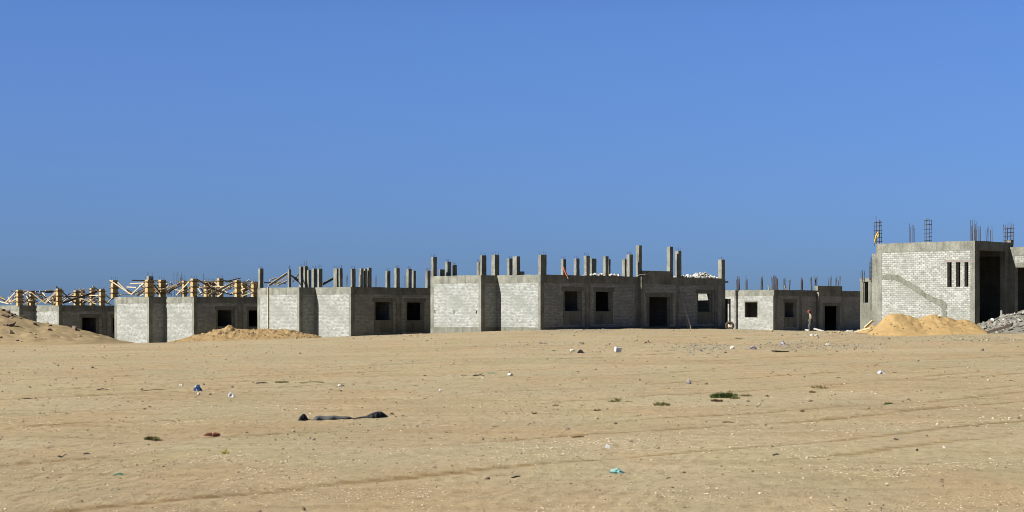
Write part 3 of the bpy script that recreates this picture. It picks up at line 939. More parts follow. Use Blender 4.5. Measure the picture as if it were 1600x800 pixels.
# ------------------------------------------------------------------ low house behind the walking person
hB = House(1209.5, 162.0, .30, 'low unfinished house behind the walking person, thin steel bars along its roof')
PB = .28
polyB = [(0, 0), (6.28, 0), (6.28, -PB), (10.1, -PB), (10.1, 0), (15.5, 0), (15.5, 10), (-.3, 10), (-.3, 4.05), (0, 4.05)]
W = MB()
wB = (1.6, 3.1, 1.2, 2.5)
wall(W, (0, 0), (6.28, 0), -1, H_WALL, [wB], ins=(.1, .05))
wall(W, (6.28, -PB), (10.1, -PB), -1, H_WALL, [(.9, 3.0, -.9, 2.2)])
wall(W, (10.1, 0), (15.5, 0), -1, H_WALL, [], ins=(.02, .1))
wall(W, (15.5, 0), (15.5, 10), -1, H_WALL)
wall(W, (15.5, 10), (-.3, 10), -1, H_WALL)
wall(W, (-.3, 10), (-.3, 4.05), -1, H_WALL, [(3.85, 5.42, .1, 2.85)])
wall(W, (-.3, 4.05), (0, 4.05), -1, H_WALL, ins=(.02, -.25))
wall(W, (0, 4.05), (0, 0), -1, H_WALL, [(4.05 - 3.24, 4.05 - 1.82, 1.18, 2.52)], ins=(0, .1))
W.build('wall', M['brick'], hB.root)
I = MB()
wall(I, (.26, 1.45), (3.59, 1.45), -1, 3.36, ins=(0, 0), th=.15); wall(I, (3.6, .26), (3.6, 9.7), -1, 3.36, ins=(0, 0), th=.15); wall(I, (.26, 5.2), (15.2, 5.2), -1, 3.36, ins=(0, 0), th=.15)  # first wall added to keep side window sun out of the front room
I.build('inner_wall', M['brick'], hB.root)
b = MB(); ring(b, polyB, .006, .3, H_WALL + .002, H_ROOF, .015, 3); b.build('ring_beam', M['concrete'], hB.root)
grid_slab(hB, [(.24, 15.26, .24, 9.76), (-.06, .24, 4.29, 9.76)], 3.38, 3.57)
post(hB, -.009, .5, -.009, .02)
post(hB, 6.27, 6.5, -PB - .009, .25); post(hB, 9.8, 10.11, -PB - .009, .25); post(hB, 3.7, 4.1, -.02, .25); post(hB, 15.2, 15.51, -.009, .3)
frame(hB, (0, 0), (6, 0), wB)
frame(hB, (6.28, -PB), (10.1, -PB), (.9, 3.0, .32, 2.2), 'door_frame', lw=.3, rw=.3)
mb = MB(); mb.box((-.007, 1.74, 2.523), (.2, 3.32, 2.66)); mb.build('lintel', M['render'], hB.root)
u0, u1 = hB.u_on(1275.5, -.1), hB.u_on(1313.5, -.1)
mb = MB(); mb.box((u0, -.27, H_ROOF - .02), (u1, .1, H_ROOF + .42)); mb.build('upstand_beam', M['concrete'], hB.root)
def z6(x): return 1100 + x / 5.714
for x0, x1, n, v in [(285, 322, 6, 4.0), (366, 396, 4, 7), (500, 533, 6, 3), (500, 520, 4, 8), (600, 632, 6, 7), (618, 650, 6, 5), (300, 325, 4, 7), (636, 668, 6, .3), (706, 736, 4, 5), (754, 772, 3, 8), (858, 888, 6, .3), (950, 972, 4, 5), (980, 1016, 6, .4), (1100, 1142, 6, 2), (1165, 1222, 6, 3)]:
    cx = z6((x0 + x1) / 2)
    u = hB.u_on(cx, v)
    Yw = hB.world(u, v)[1]
    wd = (x1 - x0) / 5.714 * Yw / F
    hgt = hB.z_on(432.5, u, v) - H_ROOF
    mb = MB(); rng = random.Random(x0)
    rebar(mb, u, v, H_ROOF, wd * .75, wd * .75, n, hgt, .06, rng, .026)
    r = wd * .375 - .05
    for zz in (.12, .45):
        mb.tube([(u - r, v - r, H_ROOF + zz), (u + r, v - r, H_ROOF + zz), (u + r, v + r, H_ROOF + zz), (u - r, v + r, H_ROOF + zz), (u - r, v - r, H_ROOF + zz)], .012, 4, sm=False)
    mb.build('rebar_cage', M['steel'], hB.root)
for x, v in ((580, .6), (728, .4)):
    u = hB.u_on(z6(x), v); mb = MB()
    mb.bar((u, v, H_ROOF - .02), (u - .12, v, H_ROOF + .38), .06); mb.bar((u + .1, v, H_ROOF - .02), (u - .1, v, H_ROOF + .25), .05)
    mb.build('timber_peg', M['timber'], hB.root)

# ------------------------------------------------------------------ tall house on the right
hR = House(1523.0, 87.0, 1.0, 'tall unfinished house behind the orange sand pile, three slit windows, steel cages on top')
RH, RB = 4.2, 3.76
VE = hR.v_on(1369, 0)
W = MB()
slits = []
for a, b_ in ((1480, 1487), (1493.6, 1500.5), (1506.9, 1513.2)):
    slits.append((VE - hR.v_on(a, 0), VE - hR.v_on(b_, 0), 2.03, 3.21))
wall(W, (0, VE), (0, 0), -1.2, RB, slits, ins=(.1, .1))
wall(W, (0, 0), (3.1, 0), -1.2, .35, [], ins=(.1, -.0))
opw = 6 - .15
wall(W, (3.1, 0), (3.1, -6), -1.2, 3.55, [(.35, 3.2, .3, 2.98), (4.0, 5.2, .3, 2.98)], ins=(.02, .1))
wall(W, (3.1, -6), (11, -6), -1.2, 3.55, [(1.5, 3, 1.2, 2.5)])
wall(W, (11, -6), (11, VE), -1.2, RB)
wall(W, (11, VE), (0, VE), -1.2, RB)
W.build('wall', M['brick'], hR.root)
I = MB()
wall(I, (.26, 3.3), (10.7, 3.3), -1.2, 3.72, ins=(0, 0), th=.15); wall(I, (5.5, -5.7), (5.5, 3.2), -1.2, 3.72, ins=(0, 0), th=.15)
I.build('inner_wall', M['render'], hR.root)
b = MB(); ring(b, [(0, 0), (3.3, 0), (3.3, 3), (11, 3), (11, VE), (0, VE)], .006, .32, RB + .002, RH, .012, 44); b.build('ring_beam', M['concrete'], hR.root)
grid_slab(hR, [(.25, 3.05, .25, VE - .25), (3.05, 10.8, 3.2, VE - .25)], 4.0, 4.17)
b = MB(); ring(b, [(3.1, 0), (3.1, -6), (11, -6), (11, 3.0), (3.1, 3.0)], .006, .32, 3.55, 3.97, .01, 45); b.build('ring_beam', M['concrete'], hR.root)
grid_slab(hR, [(3.35, 10.8, -5.8, 2.8)], 3.74, 3.93)
b = MB(); b.box((3.1 - .008, -3.6, 2.98), (3.1 + .24, -.0, 3.22)); b.build('lintel', M['render'], hR.root)
post(hR, -.009, .42, -.009, .24, -1.2, RB)
post(hR, 2.72, 3.16, -.012, .24, -1.2, RB)
post(hR, 3.09, 3.4, -.32, -.013, -1.2, 3.55)
v0 = hR.v_on(1377.5, 0)
post(hR, -.012, .3, v0, VE + .01, -1.2, RB)
post(hR, .05, .45, VE + .012, hR.v_on(1362.5, .05), -1.2, 3.72)
# stair shaped mortar band on the lit wall
def wallpt(zx, zy, off):
    px, py = 1320 + zx / 3.4786, 320 + zy / 3.4783
    v = hR.v_on(px, -off); return (-off, v, hR.z_on(py, -off, v))
up_ = [(204, 378), (235, 377), (262, 381), (290, 383), (318, 396), (345, 414), (372, 430), (395, 447), (420, 463), (450, 483), (482, 499), (512, 512), (545, 524), (553, 552), (551, 580), (550, 640)]
dn_ = [(204, 404), (232, 404), (260, 407), (280, 409), (306, 422), (330, 436), (355, 452), (378, 468), (402, 484), (432, 503), (464, 524), (494, 541), (524, 556), (530, 566), (529, 590), (528, 640)]
rng = random.Random(5)
mb = MB()
fr, bk = [], []
U, D = [], []
for (a, b_), lst in ((up_[i:i + 2], U) for i in range(len(up_) - 1)):
    for k in range(4): lst.append((a[0] + (b_[0] - a[0]) * k / 4 + rng.uniform(-3, 3), a[1] + (b_[1] - a[1]) * k / 4 + rng.uniform(-4, 4)))
for (a, b_), lst in ((dn_[i:i + 2], D) for i in range(len(dn_) - 1)):
    for k in range(4): lst.append((a[0] + (b_[0] - a[0]) * k / 4 + rng.uniform(-3, 3), a[1] + (b_[1] - a[1]) * k / 4 + rng.uniform(-4, 4)))
n = len(U)
vv = [wallpt(*p, .018) for p in U] + [wallpt(*p, .018) for p in D] + [wallpt(*p, -.01) for p in U] + [wallpt(*p, -.01) for p in D]
ff = [(i, i + 1, n + i + 1, n + i) for i in range(n - 1)] + [(2 * n + i, 2 * n + i + 1, i + 1, i) for i in range(n - 1)] + [(n + i, n + i + 1, 3 * n + i + 1, 3 * n + i) for i in range(n - 1)]
mb.add(vv, ff); mb.build('mortar_band', M['render'], hR.root)
mb = MB(); mb.add([wallpt(540, 298, .012), wallpt(684, 299, .012), wallpt(684, 311, .012), wallpt(540, 312, .012), wallpt(540, 298, -.01), wallpt(684, 299, -.01), wallpt(684, 311, -.01), wallpt(540, 312, -.01)],
       [(0, 3, 2, 1), (0, 1, 5, 4), (2, 3, 7, 6), (1, 2, 6, 5), (3, 0, 4, 7)]); mb.build('lintel', simple('rosy_mortar', (.175, .155, .14), (.14, .125, .115), 5), hR.root)
# low wing beyond the corner
vw0, vw1 = hR.v_on(1362.5, .05) + .01, hR.v_on(1343.5, .15)
LW = vw1 - vw0
W = MB()
oa, ob = vw1 - hR.v_on(1349, .15), vw1 - hR.v_on(1356.5, .15)
zt, zs_ = hR.z_on(440, .15, vw1), hR.z_on(473, .15, vw1)
zr = hR.z_on(435, .15, vw1)
wall(W, (.15, vw1), (.15, vw0), -1.2, zt, [(oa, ob, zs_, zt - .02)], ins=(.02, 0))
wall(W, (2.45, vw1), (.15, vw1), -1.2, zt, [], ins=(0, .05))
W.build('wing_wall', M['render'], hR.root)
mb = MB(); mb.box((.142, vw0, zt + .002), (2.45, vw1 + .01, zr)); mb.build('wing_roof', M['concrete'], hR.root)
# steel cages
def cage(h, x0, x1, ytop, v=None, u=None, n=6, stir=True, zb=RH, rad=.016):
    cx = (x0 + x1) / 2
    if u is not None: v = h.v_on(cx, u)
    else: u = h.u_on(cx, v)
    Yw = h.world(u, v)[1]; wd = (x1 - x0) * Yw / F / 1.3
    hgt = h.z_on(ytop, u, v) - zb
    rng = random.Random(int(x0))
    mb = MB(); rebar(mb, u, v, zb, wd + .08, wd + .08, n, hgt, .03, rng, rad)
    if stir:
        z = zb + .12
        while z < zb + hgt * .92:
            r = wd / 2
            mb.tube([(u - r, v - r, z), (u + r, v - r, z + .01), (u + r, v + r, z), (u - r, v + r, z - .01), (u - r, v - r, z)], rad * .7, 4, sm=False)
            z += rng.uniform(.17, .26)
    mb.build('rebar_cage', M['steel'], h.root)
cage(hR, 1365.5, 1378, 338.5, u=.25, n=6)
cage(hR, 1420, 1429.5, 352, v=5.3, n=5, stir=False)
cage(hR, 1444.5, 1455.5, 340.5, u=.8, n=6)
cage(hR, 1515.5, 1526.5, 345.5, v=.3, n=8, stir=False)
cage(hR, 1522, 1533.5, 352, v=1.2, n=5, stir=False)
cage(hR, 1540.5, 1551, 354, v=1.6, n=6, stir=False)
cage(hR, 1568.5, 1584, 348, v=.2, n=8)
cage(hR, 1345, 1350.5, 421, v=vw1 - .2, n=4, stir=False, zb=zr)
cage(hR, 1358, 1364.5, 404, v=VE + .35, n=5, stir=True, zb=zr)
q0 = hR.u_on(1577, .25)
post(hR, q0 - .12, q0 + .12, .1, .4, 3.9, RH + .12)
# ------------------------------------------------------------------ heaps
def heap(name, cx, cy, rx, ry, prof, m, label=None, cat=None, kind=None, res=(110, 60), rough=.12, seed=1, asym=0.0, rscale=1.2, chunks=None):
    """a heaped pile: prof(X) gives the crest height over the ground, falling to nothing front and back"""
    nx, ny = res
    X, Y = np.meshgrid(np.linspace(cx - rx, cx + rx, nx), np.linspace(cy - ry, cy + ry, ny))
    b = base_h(X.ravel(), Y.ravel()).reshape(X.shape)
    q = np.clip(1 - np.abs((Y - cy - asym * (X - cx)) / ry), 0, 1)
    shape = q ** 1.15
    crest = np.interp(X, *prof)
    nz = fbm(X * rscale, Y * rscale, seed, 4) - .5
    nz2 = fbm(X * rscale * 4, Y * rscale * 4, seed + 5, 4) - .5
    hgt = crest * shape
    hgt = hgt + (nz * rough * 1.6 + nz2 * rough * .7) * np.clip(hgt * 2.0, 0, 1)
    edge = np.minimum.reduce([(X - cx + rx) / rx, (cx + rx - X) / rx, (Y - cy + ry) / ry, (cy + ry - Y) / ry])
    Z = b + hgt - .10 * (1 - np.clip(hgt * 8, 0, 1)) - .25 * (edge < .03)
    base = (cx, cy, float(base_h(np.array([cx]), np.array([cy]))[0]))
    mb = MB()
    v = np.stack([X, Y, Z], -1).reshape(-1, 3)
    f = [(r * nx + c, r * nx + c + 1, (r + 1) * nx + c + 1, (r + 1) * nx + c) for r in range(ny - 1) for c in range(nx - 1)]
    mb.add(v.tolist(), f, sm=True)
    mats = [M[m]]
    if chunks:
        rng = random.Random(seed + 3)
        for count, (s0, s1), cm, where in chunks:
            mats.append(M[cm]); mi = len(mats) - 1
            k = 0; tries = 0
            while k < count and tries < count * 30:
                tries += 1
                i, j = rng.randrange(2, ny - 2), rng.randrange(2, nx - 2)
                if hgt[i, j] < where[0] or not (where[1] <= X[i, j] <= where[2]): continue
                s = rng.uniform(s0, s1) * rng.choice((.6, .8, 1))
                mb.rock((X[i, j] + rng.uniform(-.05, .05), Y[i, j] + rng.uniform(-.05, .05), Z[i, j] + s * .15), (s, s * rng.uniform(.6, 1), s * rng.uniform(.45, .8)), rng.random() * 1e6, mi, 1, .5)
                k += 1
    o = mb.build(name, mats, loc=base)
    tag(o, label, cat, None, kind)
    return o

def prof_px(pts, Yd):
    """crest heights over the ground from photo pixels on the silhouette, at distance Yd"""
    xs = [(p[0] - 800) / F * Yd for p in pts]
    g = base_h(np.array(xs), np.full(len(xs), Yd))
    hs = [max(0.0, z_at(p[1], Yd) - float(gg)) for p, gg in zip(pts, g)]
    return xs, hs

Yd = 128.0
heap('earth_mound', -36.5, Yd, 13.0, 11.0, prof_px([(-330, 540), (-250, 505), (-150, 486), (-60, 478), (0, 481), (18, 488), (35, 495), (58, 501), (75, 505), (100, 509), (120, 515), (145, 521), (165, 527), (182, 533), (205, 541)], Yd),
     'earth', 'large bare earth mound sloping down in front of the half buried house', 'mound', None, (170, 100), .28, 3, 0, .5,
     [(42, (.10, .34), 'clod', (.25, -36, -33.0)), (14, (.10, .3), 'clod', (.15, -33, -30.2)), (40, (.05, .13), 'earth', (.1, -40, -25)), (10, (.06, .16), 'white_stone', (.1, -40, -28))])
Yd = 127.5
heap('gravel_heap', -18.4, Yd, 6.3, 3.2, prof_px([(240, 541), (268, 534), (290, 528), (310, 523.5), (325, 519.5), (340, 514), (350, 511), (357, 508.5), (364, 510.5), (375, 513), (392, 514), (405, 515), (425, 514), (445, 515.5), (462, 518), (480, 521), (495, 524), (510, 528), (530, 534)], Yd),
     'gravel_pile', 'long low heap of tan gravel in front of the timber topped house', 'gravel heap', None, (190, 70), .26, 8, 0, 1.9,
     [(420, (.03, .10), 'gravel_pile', (.05, -24, -12)), (30, (.04, .09), 'clod', (.05, -18.5, -13))])  # dark clods on the right part stand in for its shading
Yd = 84.0
heap('sand_pile', 18.7, Yd, 3.6, 2.6, prof_px([(1340, 528), (1352, 523), (1362, 514.5), (1374, 504), (1384, 494.5), (1391, 491.5), (1400, 491.5), (1412, 493), (1424, 496), (1434, 499), (1443, 497), (1452, 494), (1460, 492.5), (1470, 493.5), (1480, 496), (1494, 499.5), (1508, 501.5), (1518, 504), (1528, 509), (1538, 520), (1545, 526)], Yd),
     'orange_sand', 'orange builders sand pile against the wall with three slit windows', 'sand pile', None, (190, 110), .17, 15, 0, 1.2,
     [(9, (.03, .07), 'grey_stone', (.05, 15, 22)), (160, (.015, .06), 'orange_sand', (.04, 15, 22)), (16, (.02, .04), 'earth', (.04, 15, 22))])
heap('rubble_heap', 25.2, 84.2, 4.4, 2.6, prof_px([(1505, 530), (1520, 518), (1530, 508), (1545, 501), (1560, 497), (1575, 491), (1590, 487.5), (1605, 486.5), (1630, 489), (1660, 498), (1700, 520), (1720, 530)], 84.2),
     'rubble', 'grey heap of broken blocks beside the orange sand pile', 'rubble heap', None, (110, 60), .22, 22, 0, 1.8,
     [(650, (.04, .15), 'rubble', (.06, 20, 30)), (60, (.05, .13), 'white_brick', (.06, 20, 30)), (50, (.05, .13), 'clod', (.06, 20, 30))])
heap('spoil_heap', 16.9, 86.0, 1.5, 1.4, prof_px([(1322, 526), (1335, 520), (1345, 515), (1355, 510), (1364, 507), (1372, 510), (1382, 520), (1390, 526)], 86.0),
     'orange_sand', 'small sandy spoil heap with planks at the tip of the orange sand pile', 'spoil heap', None, (60, 40), .16, 30, 0, 2.0,
     [(40, (.03, .09), 'rubble', (.04, 14, 20))])

# white block rubble on the roof of the middle house
def roof_rubble(x0, x1, ytop, n, v, label, hmax, name='rubble_pile', wv=.9):
    u0, u1 = hM.u_on(x0, v), hM.u_on(x1, v)
    mb = MB(); rng = random.Random(n)
    for k in range(n):
        t = rng.random(); s_ = rng.uniform(-1, 1)
        hh = hmax * (1 - abs(2 * t - 1) ** 1.6) * (1 - abs(s_) ** 1.5)
        u = u0 + (u1 - u0) * t; vv_ = v + s_ * wv * .5
        X, Y = hM.world(u, vv_)
        s = rng.uniform(.06, .13)
        R = Matrix.Rotation(rng.uniform(0, 3.1), 3, 'Z') @ Matrix.Rotation(rng.uniform(-.8, .8), 3, 'X') @ Matrix.Rotation(rng.uniform(-.8, .8), 3, 'Y')
        c = Vector((X, Y, hM.z0 + H_ROOF + .03 + rng.random() * hh))
        bx = [c + R @ Vector((a * s * 1.1, b_ * s * .7, d * s * .55)) for a in (-1, 1) for b_ in (-1, 1) for d in (-1, 1)]
        mb.add(bx, [(0, 1, 3, 2), (4, 6, 7, 5), (0, 4, 5, 1), (2, 3, 7, 6), (0, 2, 6, 4), (1, 5, 7, 3)])
    X, Y = hM.world((u0 + u1) / 2, v)
    tag(mb.build(name, M['white_brick'], loc=(X, Y, hM.z0 + H_ROOF)), label, 'rubble pile')
roof_rubble(1080, 1113, 422, 190, .75, 'tall pile of broken white blocks on the middle roof above the leaning poles', .48)
roof_rubble(1058, 1082, 428, 40, .6, 'thin scatter of white blocks on the roof next to the tall white block pile', .14)
roof_rubble(918, 966, 426, 60, .6, 'low line of white block pieces on the roof edge between grey columns', .12)

# poles leaning on the middle house, stick and pipe on its roof edge
def lean(name, x0, y0, x1, y1, dv, r, m, label, cat, square=False):
    v0_ = -.012 - r
    u = hM.u_on(x0, v0_); p = hM.world(u, v0_); z = z_at(y0, p[1])
    u2 = hM.u_on(x1, -dv); p2 = hM.world(u2, -dv); z2_ = gz(*p2) - .02
    mb = MB()
    a, b_ = Vector((p[0], p[1], z)), Vector((p2[0], p2[1], z2_))
    if square: mb.bar(a, b_, r * 2, r * 1.2)
    else: mb.tube([a, a.lerp(b_, .5) + Vector((.02, 0, .01)), b_], r, 6)
    tag(mb.build(name, M[m], loc=tuple(b_)), label, cat)
lean('pole', 1059, 448.6, 1080, 514.5, 1.4, .05, 'white_brick', 'long pale pole leaning on the front wall beside the doorway', 'pole')
lean('plank', 1070.5, 495, 1075.5, 514.5, .7, .045, 'timber', 'short pale plank propped beside the long leaning pole', 'plank', True)
q0 = hM.world(hM.u_on(880.4, -.1), -.1); q1 = hM.world(hM.u_on(886, -.16), -.16)
mb = MB(); A0 = Vector((*q0, z_at(418, q0[1]))); A1 = Vector((*q1, z_at(431, q1[1]))); A2 = A1 + (A1 - A0) * .35
mb.bar(A0, A1, .10, .07); mb.bar(A1, A2, .05, .04, mi=1)
tag(mb.build('stick', [M['orange'], M['white_plastic']], loc=tuple(A2)), 'short orange stick with a white tip hung over the roof edge', 'stick')
mb = MB(); pts = []
for x, y in ((996, 430.5), (1002, 429.2), (1007, 429), (1011, 427.5), (1015, 425)):
    vv_ = -.30; u = hM.u_on(x, vv_); p = hM.world(u, vv_); pts.append((*p, z_at(y, p[1])))
mb.tube(pts, .028, 6)
tag(mb.build('bent_pipe', M['white_stone'], loc=pts[0]), 'pale bent pipe lying at the roof edge above the lit pilaster', 'pipe')
# yellow tube on the tallest steel cage
mb = MB(); pts = []
for x, y in ((1366.5, 380), (1367.5, 374), (1368.5, 369), (1371, 364.5), (1372.5, 362), (1372.5, 367), (1370.5, 372)):
    u = .1; v = hR.v_on(x, u); p = hR.world(u, v); pts.append((*p, z_at(y, p[1])))
mb.tube(pts, .034, 6)
tag(mb.build('bent_tube', M['yellow'], loc=pts[0]), 'bright yellow bent tube wrapped round the tallest steel cage', 'tube')

# planks and timbers lying about
def lying(name, x0, y0, x1, y1, Yd, w, h, m, label, cat='plank', lift=0.0):
    p0 = Vector(((x0 - 800) / F * Yd, Yd, 0)); p1 = Vector(((x1 - 800) / F * (Yd - .4), Yd - .4, 0))
    p0.z = z_at(y0, p0.y); p1.z = z_at(y1, p1.y)
    mb = MB(); mb.bar(p0, p1, w, h)
    return tag(mb.build(name, M[m], loc=tuple(p1)), label, cat)
lying('plank', 1271.6, 513.4, 1287, 517.4, 150, .12, .12, 'white_brick', 'pale plank lying slanted on the sand behind the walking person')
lying('plank', 1258.5, 515.2, 1264.5, 516, 150.5, .14, .10, 'white_brick', 'short pale plank at the feet of the walking person')
lying('beam', 1542, 519.5, 1580, 508.5, 81.6, .14, .12, 'dark_twig', 'dark timber beam lying across the foot of the grey rubble heap', 'beam')
lying('plank', 1336, 518.5, 1361, 512, 84.3, .14, .06, 'timber', 'grey plank lying on the small spoil heap')
lying('plank', 1352, 511.5, 1364, 500.5, 85, .16, .05, 'timber', 'tan board standing on edge against the orange sand pile tip')
lying('plank', 1137, 506, 1142, 511, 150, .10, .08, 'timber', 'pale plank leaning in the gap past the end of the wide middle house')
# worn tyre in the gap
tp = Vector(((1140 - 800) / F * 149, 149, 0)); tp.z = gz(tp.x, tp.y)
mb = MB(); Rm, rm = .28, .11; NN, MMn = 24, 10
vv = [];
for i in range(NN):
    a = 2 * math.pi * i / NN
    for j in range(MMn):
        c = 2 * math.pi * j / MMn
        rr = Rm + rm * math.cos(c) * (1 if math.cos(c) < 0 else .85)
        vv.append((tp.x + rr * math.cos(a), tp.y + rm * 1.1 * math.sin(c), tp.z + Rm + rm * .8 + rr * math.sin(a) * .98))
ff = [(i * MMn + j, ((i + 1) % NN) * MMn + j, ((i + 1) % NN) * MMn + (j + 1) % MMn, i * MMn + (j + 1) % MMn) for i in range(NN) for j in range(MMn)]
mb.add(vv, ff, sm=True)
tag(mb.build('old_tyre', M['dark_twig'], loc=tuple(tp)), 'dusty brown old tyre standing in the gap past the wide middle house', 'tyre')

# ------------------------------------------------------------------ loose debris on the sand
NEARG = 'small litter and stones on the sand'
def size(p, wpx): return wpx * p.y / F

def stone(px, py, w, h, m, label, cat='stone', name='stone', n=1, sub=2, rough=.4):
    p = at_ground(px, py); W_, H_ = size(p, w), size(p, h)
    mb = MB(); rng = random.Random(int(px * 31 + py))
    if n == 1:
        mb.rock((p.x, p.y, p.z + H_ * .32), (W_ * .5, W_ * .42, H_ * .62), rng.random() * 1e5, 0, sub, rough)
    else:
        for k in range(n):
            s = W_ * rng.uniform(.07, .19)
            x = p.x + rng.uniform(-.5, .5) * (W_ - s); y = p.y + rng.uniform(-.5, .5) * W_
            mb.rock((x, y, gz(x, y) + s * .25), (s, s * .8, min(H_ * .6, s * rng.uniform(.5, .9))), rng.random() * 1e5, 0, 1, .5)
    return tag(mb.build(name, M[m], loc=tuple(p)), label, cat)

def slabby(px, py, w, h, m, label, cat, name, tilt=.4):
    """an angular broken block"""
    p = at_ground(px, py); W_, H_ = size(p, w), size(p, h)
    rng = random.Random(int(px * 7 + py))
    bm = bmesh.new()
    bmesh.ops.create_cube(bm, size=1)
    for v in bm.verts:
        v.co = Vector((v.co.x * W_ * rng.uniform(.8, 1.05), v.co.y * W_ * .7 * rng.uniform(.8, 1.1), v.co.z * H_ * rng.uniform(.75, 1.1)))
    bmesh.ops.bevel(bm, geom=bm.edges[:], offset=H_ * .08, segments=1, affect='EDGES')
    bmesh.ops.rotate(bm, verts=bm.verts[:], cent=(0, 0, 0), matrix=Matrix.Rotation(rng.uniform(-.5, .5), 3, 'Z') @ Matrix.Rotation(tilt, 3, 'Y') @ Matrix.Rotation(tilt * .4, 3, 'X'))
    me = bpy.data.meshes.new(name); bm.to_mesh(me); bm.free()
    me.materials.append(M[m])
    o = bpy.data.objects.new(name, me); COL.objects.link(o)
    o.location = p + Vector((0, 0, H_ * .42))
    return tag(o, label, cat)

def crumple(px, py, w, h, m, label, cat, name, seed=0):
    """a crumpled piece of film or paper"""
    p = at_ground(px, py); W_, H_ = size(p, w), size(p, h)
    v, f = ICO[3]; mb = MB(); off = Vector((seed * 3.1, px, py))
    out = []
    for q in v:
        k = .75 + .55 * mnoise.noise(q * 2.6 + off) + .3 * abs(mnoise.noise(q * 6 + off))
        k2 = k * (1 + .35 * mnoise.noise(Vector((q.x * 1.3, q.y * 1.3, seed))))
        out.append((p.x + q.x * W_ * .55 * k2, p.y + q.y * W_ * .45 * k2, p.z + max(-.01, (q.z + .30) * H_ * .66 * k * (1.15 - .75 * (q.x * q.x)))))
    mb.add(out, f)
    return tag(mb.build(name, M[m], loc=tuple(p)), label, cat)

def twig(px, py, w, label, m='dark_twig', slope=.1, h=2.0, name='twig', cat='twig', r=None, fork=True):
    p = at_ground(px, py); W_, H_ = size(p, w), size(p, h)
    rng = random.Random(int(px + py * 3))
    r = r or max(.006, W_ * .05)
    pts = []
    for k in range(6):
        t = k / 5 - .5
        x = p.x + t * W_; y = p.y + slope * t * W_ * 2 + rng.uniform(-.04, .04) * W_
        pts.append(Vector((x, y, gz(x, y) + r * .6 + H_ * (.5 - abs(t)) * rng.uniform(.4, 1))))
    mb = MB(); mb.tube(pts, [r, r * 1.2, r, r * .9, r * .7, r * .3], 5)
    if fork:
        for s in (1, 3):
            e = pts[s] + Vector((rng.uniform(-.2, .2) * W_, rng.uniform(-.2, .2) * W_, H_ * rng.uniform(.3, .9)))
            mb.tube([pts[s], pts[s].lerp(e, .6), e], [r * .7, r * .5, r * .2], 4)
    return tag(mb.build(name, M[m], loc=tuple(p)), label, cat)

def scrap(px, py, w, h, m, label, cat='scrap', name='scrap', curl=.5):
    """a curled flat strip with some thickness"""
    p = at_ground(px, py); W_, H_ = size(p, w), size(p, h)
    rng = random.Random(int(px * 5 + py)); mb = MB(); n = 8
    wd = max(.03, W_ * .28); v = []; ph = rng.uniform(0, 6)
    for k in range(n + 1):
        t = k / n
        x = p.x + (t - .5) * W_
        z = p.z + .006 + H_ * curl * (.5 + .5 * math.sin(ph + t * 5.5)) * (.3 + t)
        yy = p.y + .12 * W_ * math.sin(ph + t * 3)
        ww = wd * rng.uniform(.6, 1.1)
        v += [(x, yy - ww / 2, z), (x, yy + ww / 2, z + H_ * .3), (x, yy + ww / 2, z + H_ * .3 + .006), (x, yy - ww / 2, z + .006)]
    f = [(i * 4 + k, i * 4 + (k + 1) % 4, (i + 1) * 4 + (k + 1) % 4, (i + 1) * 4 + k) for i in range(n) for k in range(4)]
    f += [(3, 2, 1, 0), (n * 4, n * 4 + 1, n * 4 + 2, n * 4 + 3)]
    mb.add(v, f)
    return tag(mb.build(name, M[m], loc=tuple(p)), label, cat)

def tuft(px, py, w, h, m, label, n=90, cat='grass tuft', name='grass_tuft', lean_=.7, bw=1.0):
    p = at_ground(px, py); W_, H_ = size(p, w), size(p, h)
    rng = random.Random(int(px * 3 + py)); mb = MB()
    for k in range(n):
        a = rng.uniform(0, 6.28); rr = math.sqrt(rng.random()) * .5
        x = p.x + math.cos(a) * rr * W_; y = p.y + math.sin(a) * rr * W_ * .7
        zz = gz(x, y) - .005
        hh = H_ * rng.uniform(.45, 1.1) * (1 - rr * .9)
        dx = math.cos(a) * hh * lean_ * rng.uniform(.2, 1.2); dy = math.sin(a) * hh * lean_ * rng.uniform(.2, 1.2)
        b0 = rng.uniform(.006, .014) * bw; t = rng.uniform(0, 3.14); cx, cy = math.cos(t) * b0, math.sin(t) * b0
        mb.add([(x - cx, y - cy, zz), (x + cx, y + cy, zz), (x + dx * .4 + cx, y + dy * .4 + cy, zz + hh * .6), (x + dx * .4 - cx, y + dy * .4 - cy, zz + hh * .6), (x + dx, y + dy, zz + hh)],
               [(0, 1, 2, 3), (3, 2, 4)])
    return tag(mb.build(name, M[m], loc=tuple(p)), label, cat)

# stones and litter along the rise before the buildings
slabby(965, 551, 11, 9, 'white_plastic', 'white broken box lying on the rise with a dark shadow beside it', 'box', 'broken_box', .25)
stone(866, 548, 9, 5, 'grey_stone', 'greenish grey stone cluster left of the row of pale stones', n=5)
stone(894, 549, 8, 4, 'white_stone', 'pale pinkish stone left of the black and white rubbish')
crumple(907, 552, 9, 6, 'black', 'black crumpled rag next to pale stones on the rise', 'rag', 'rag', 1)
stone(914, 552, 9, 6, 'white_stone', 'pale stones beside the black crumpled rag', n=5)
stone(934, 550.5, 11, 6, 'grey_stone', 'cluster of grey stones midway between black rag and white box', n=6)
stone(848, 537, 14, 5, 'grey_stone', 'far cluster of small grey stones below the sunlit corner wall', n=7)
stone(910, 537.5, 6, 3, 'clod', 'small brown clod on the far sand below the first front window', 'clod', 'clod')
twig(1012, 537, 12, 'dark star shaped twisted wire on the sand before the doorway', 'dark_twig', .5, 5, 'twisted_wire', 'wire')
stone(1144, 545, 8, 5, 'white_stone', 'single white stone at the right end of the gravel band')
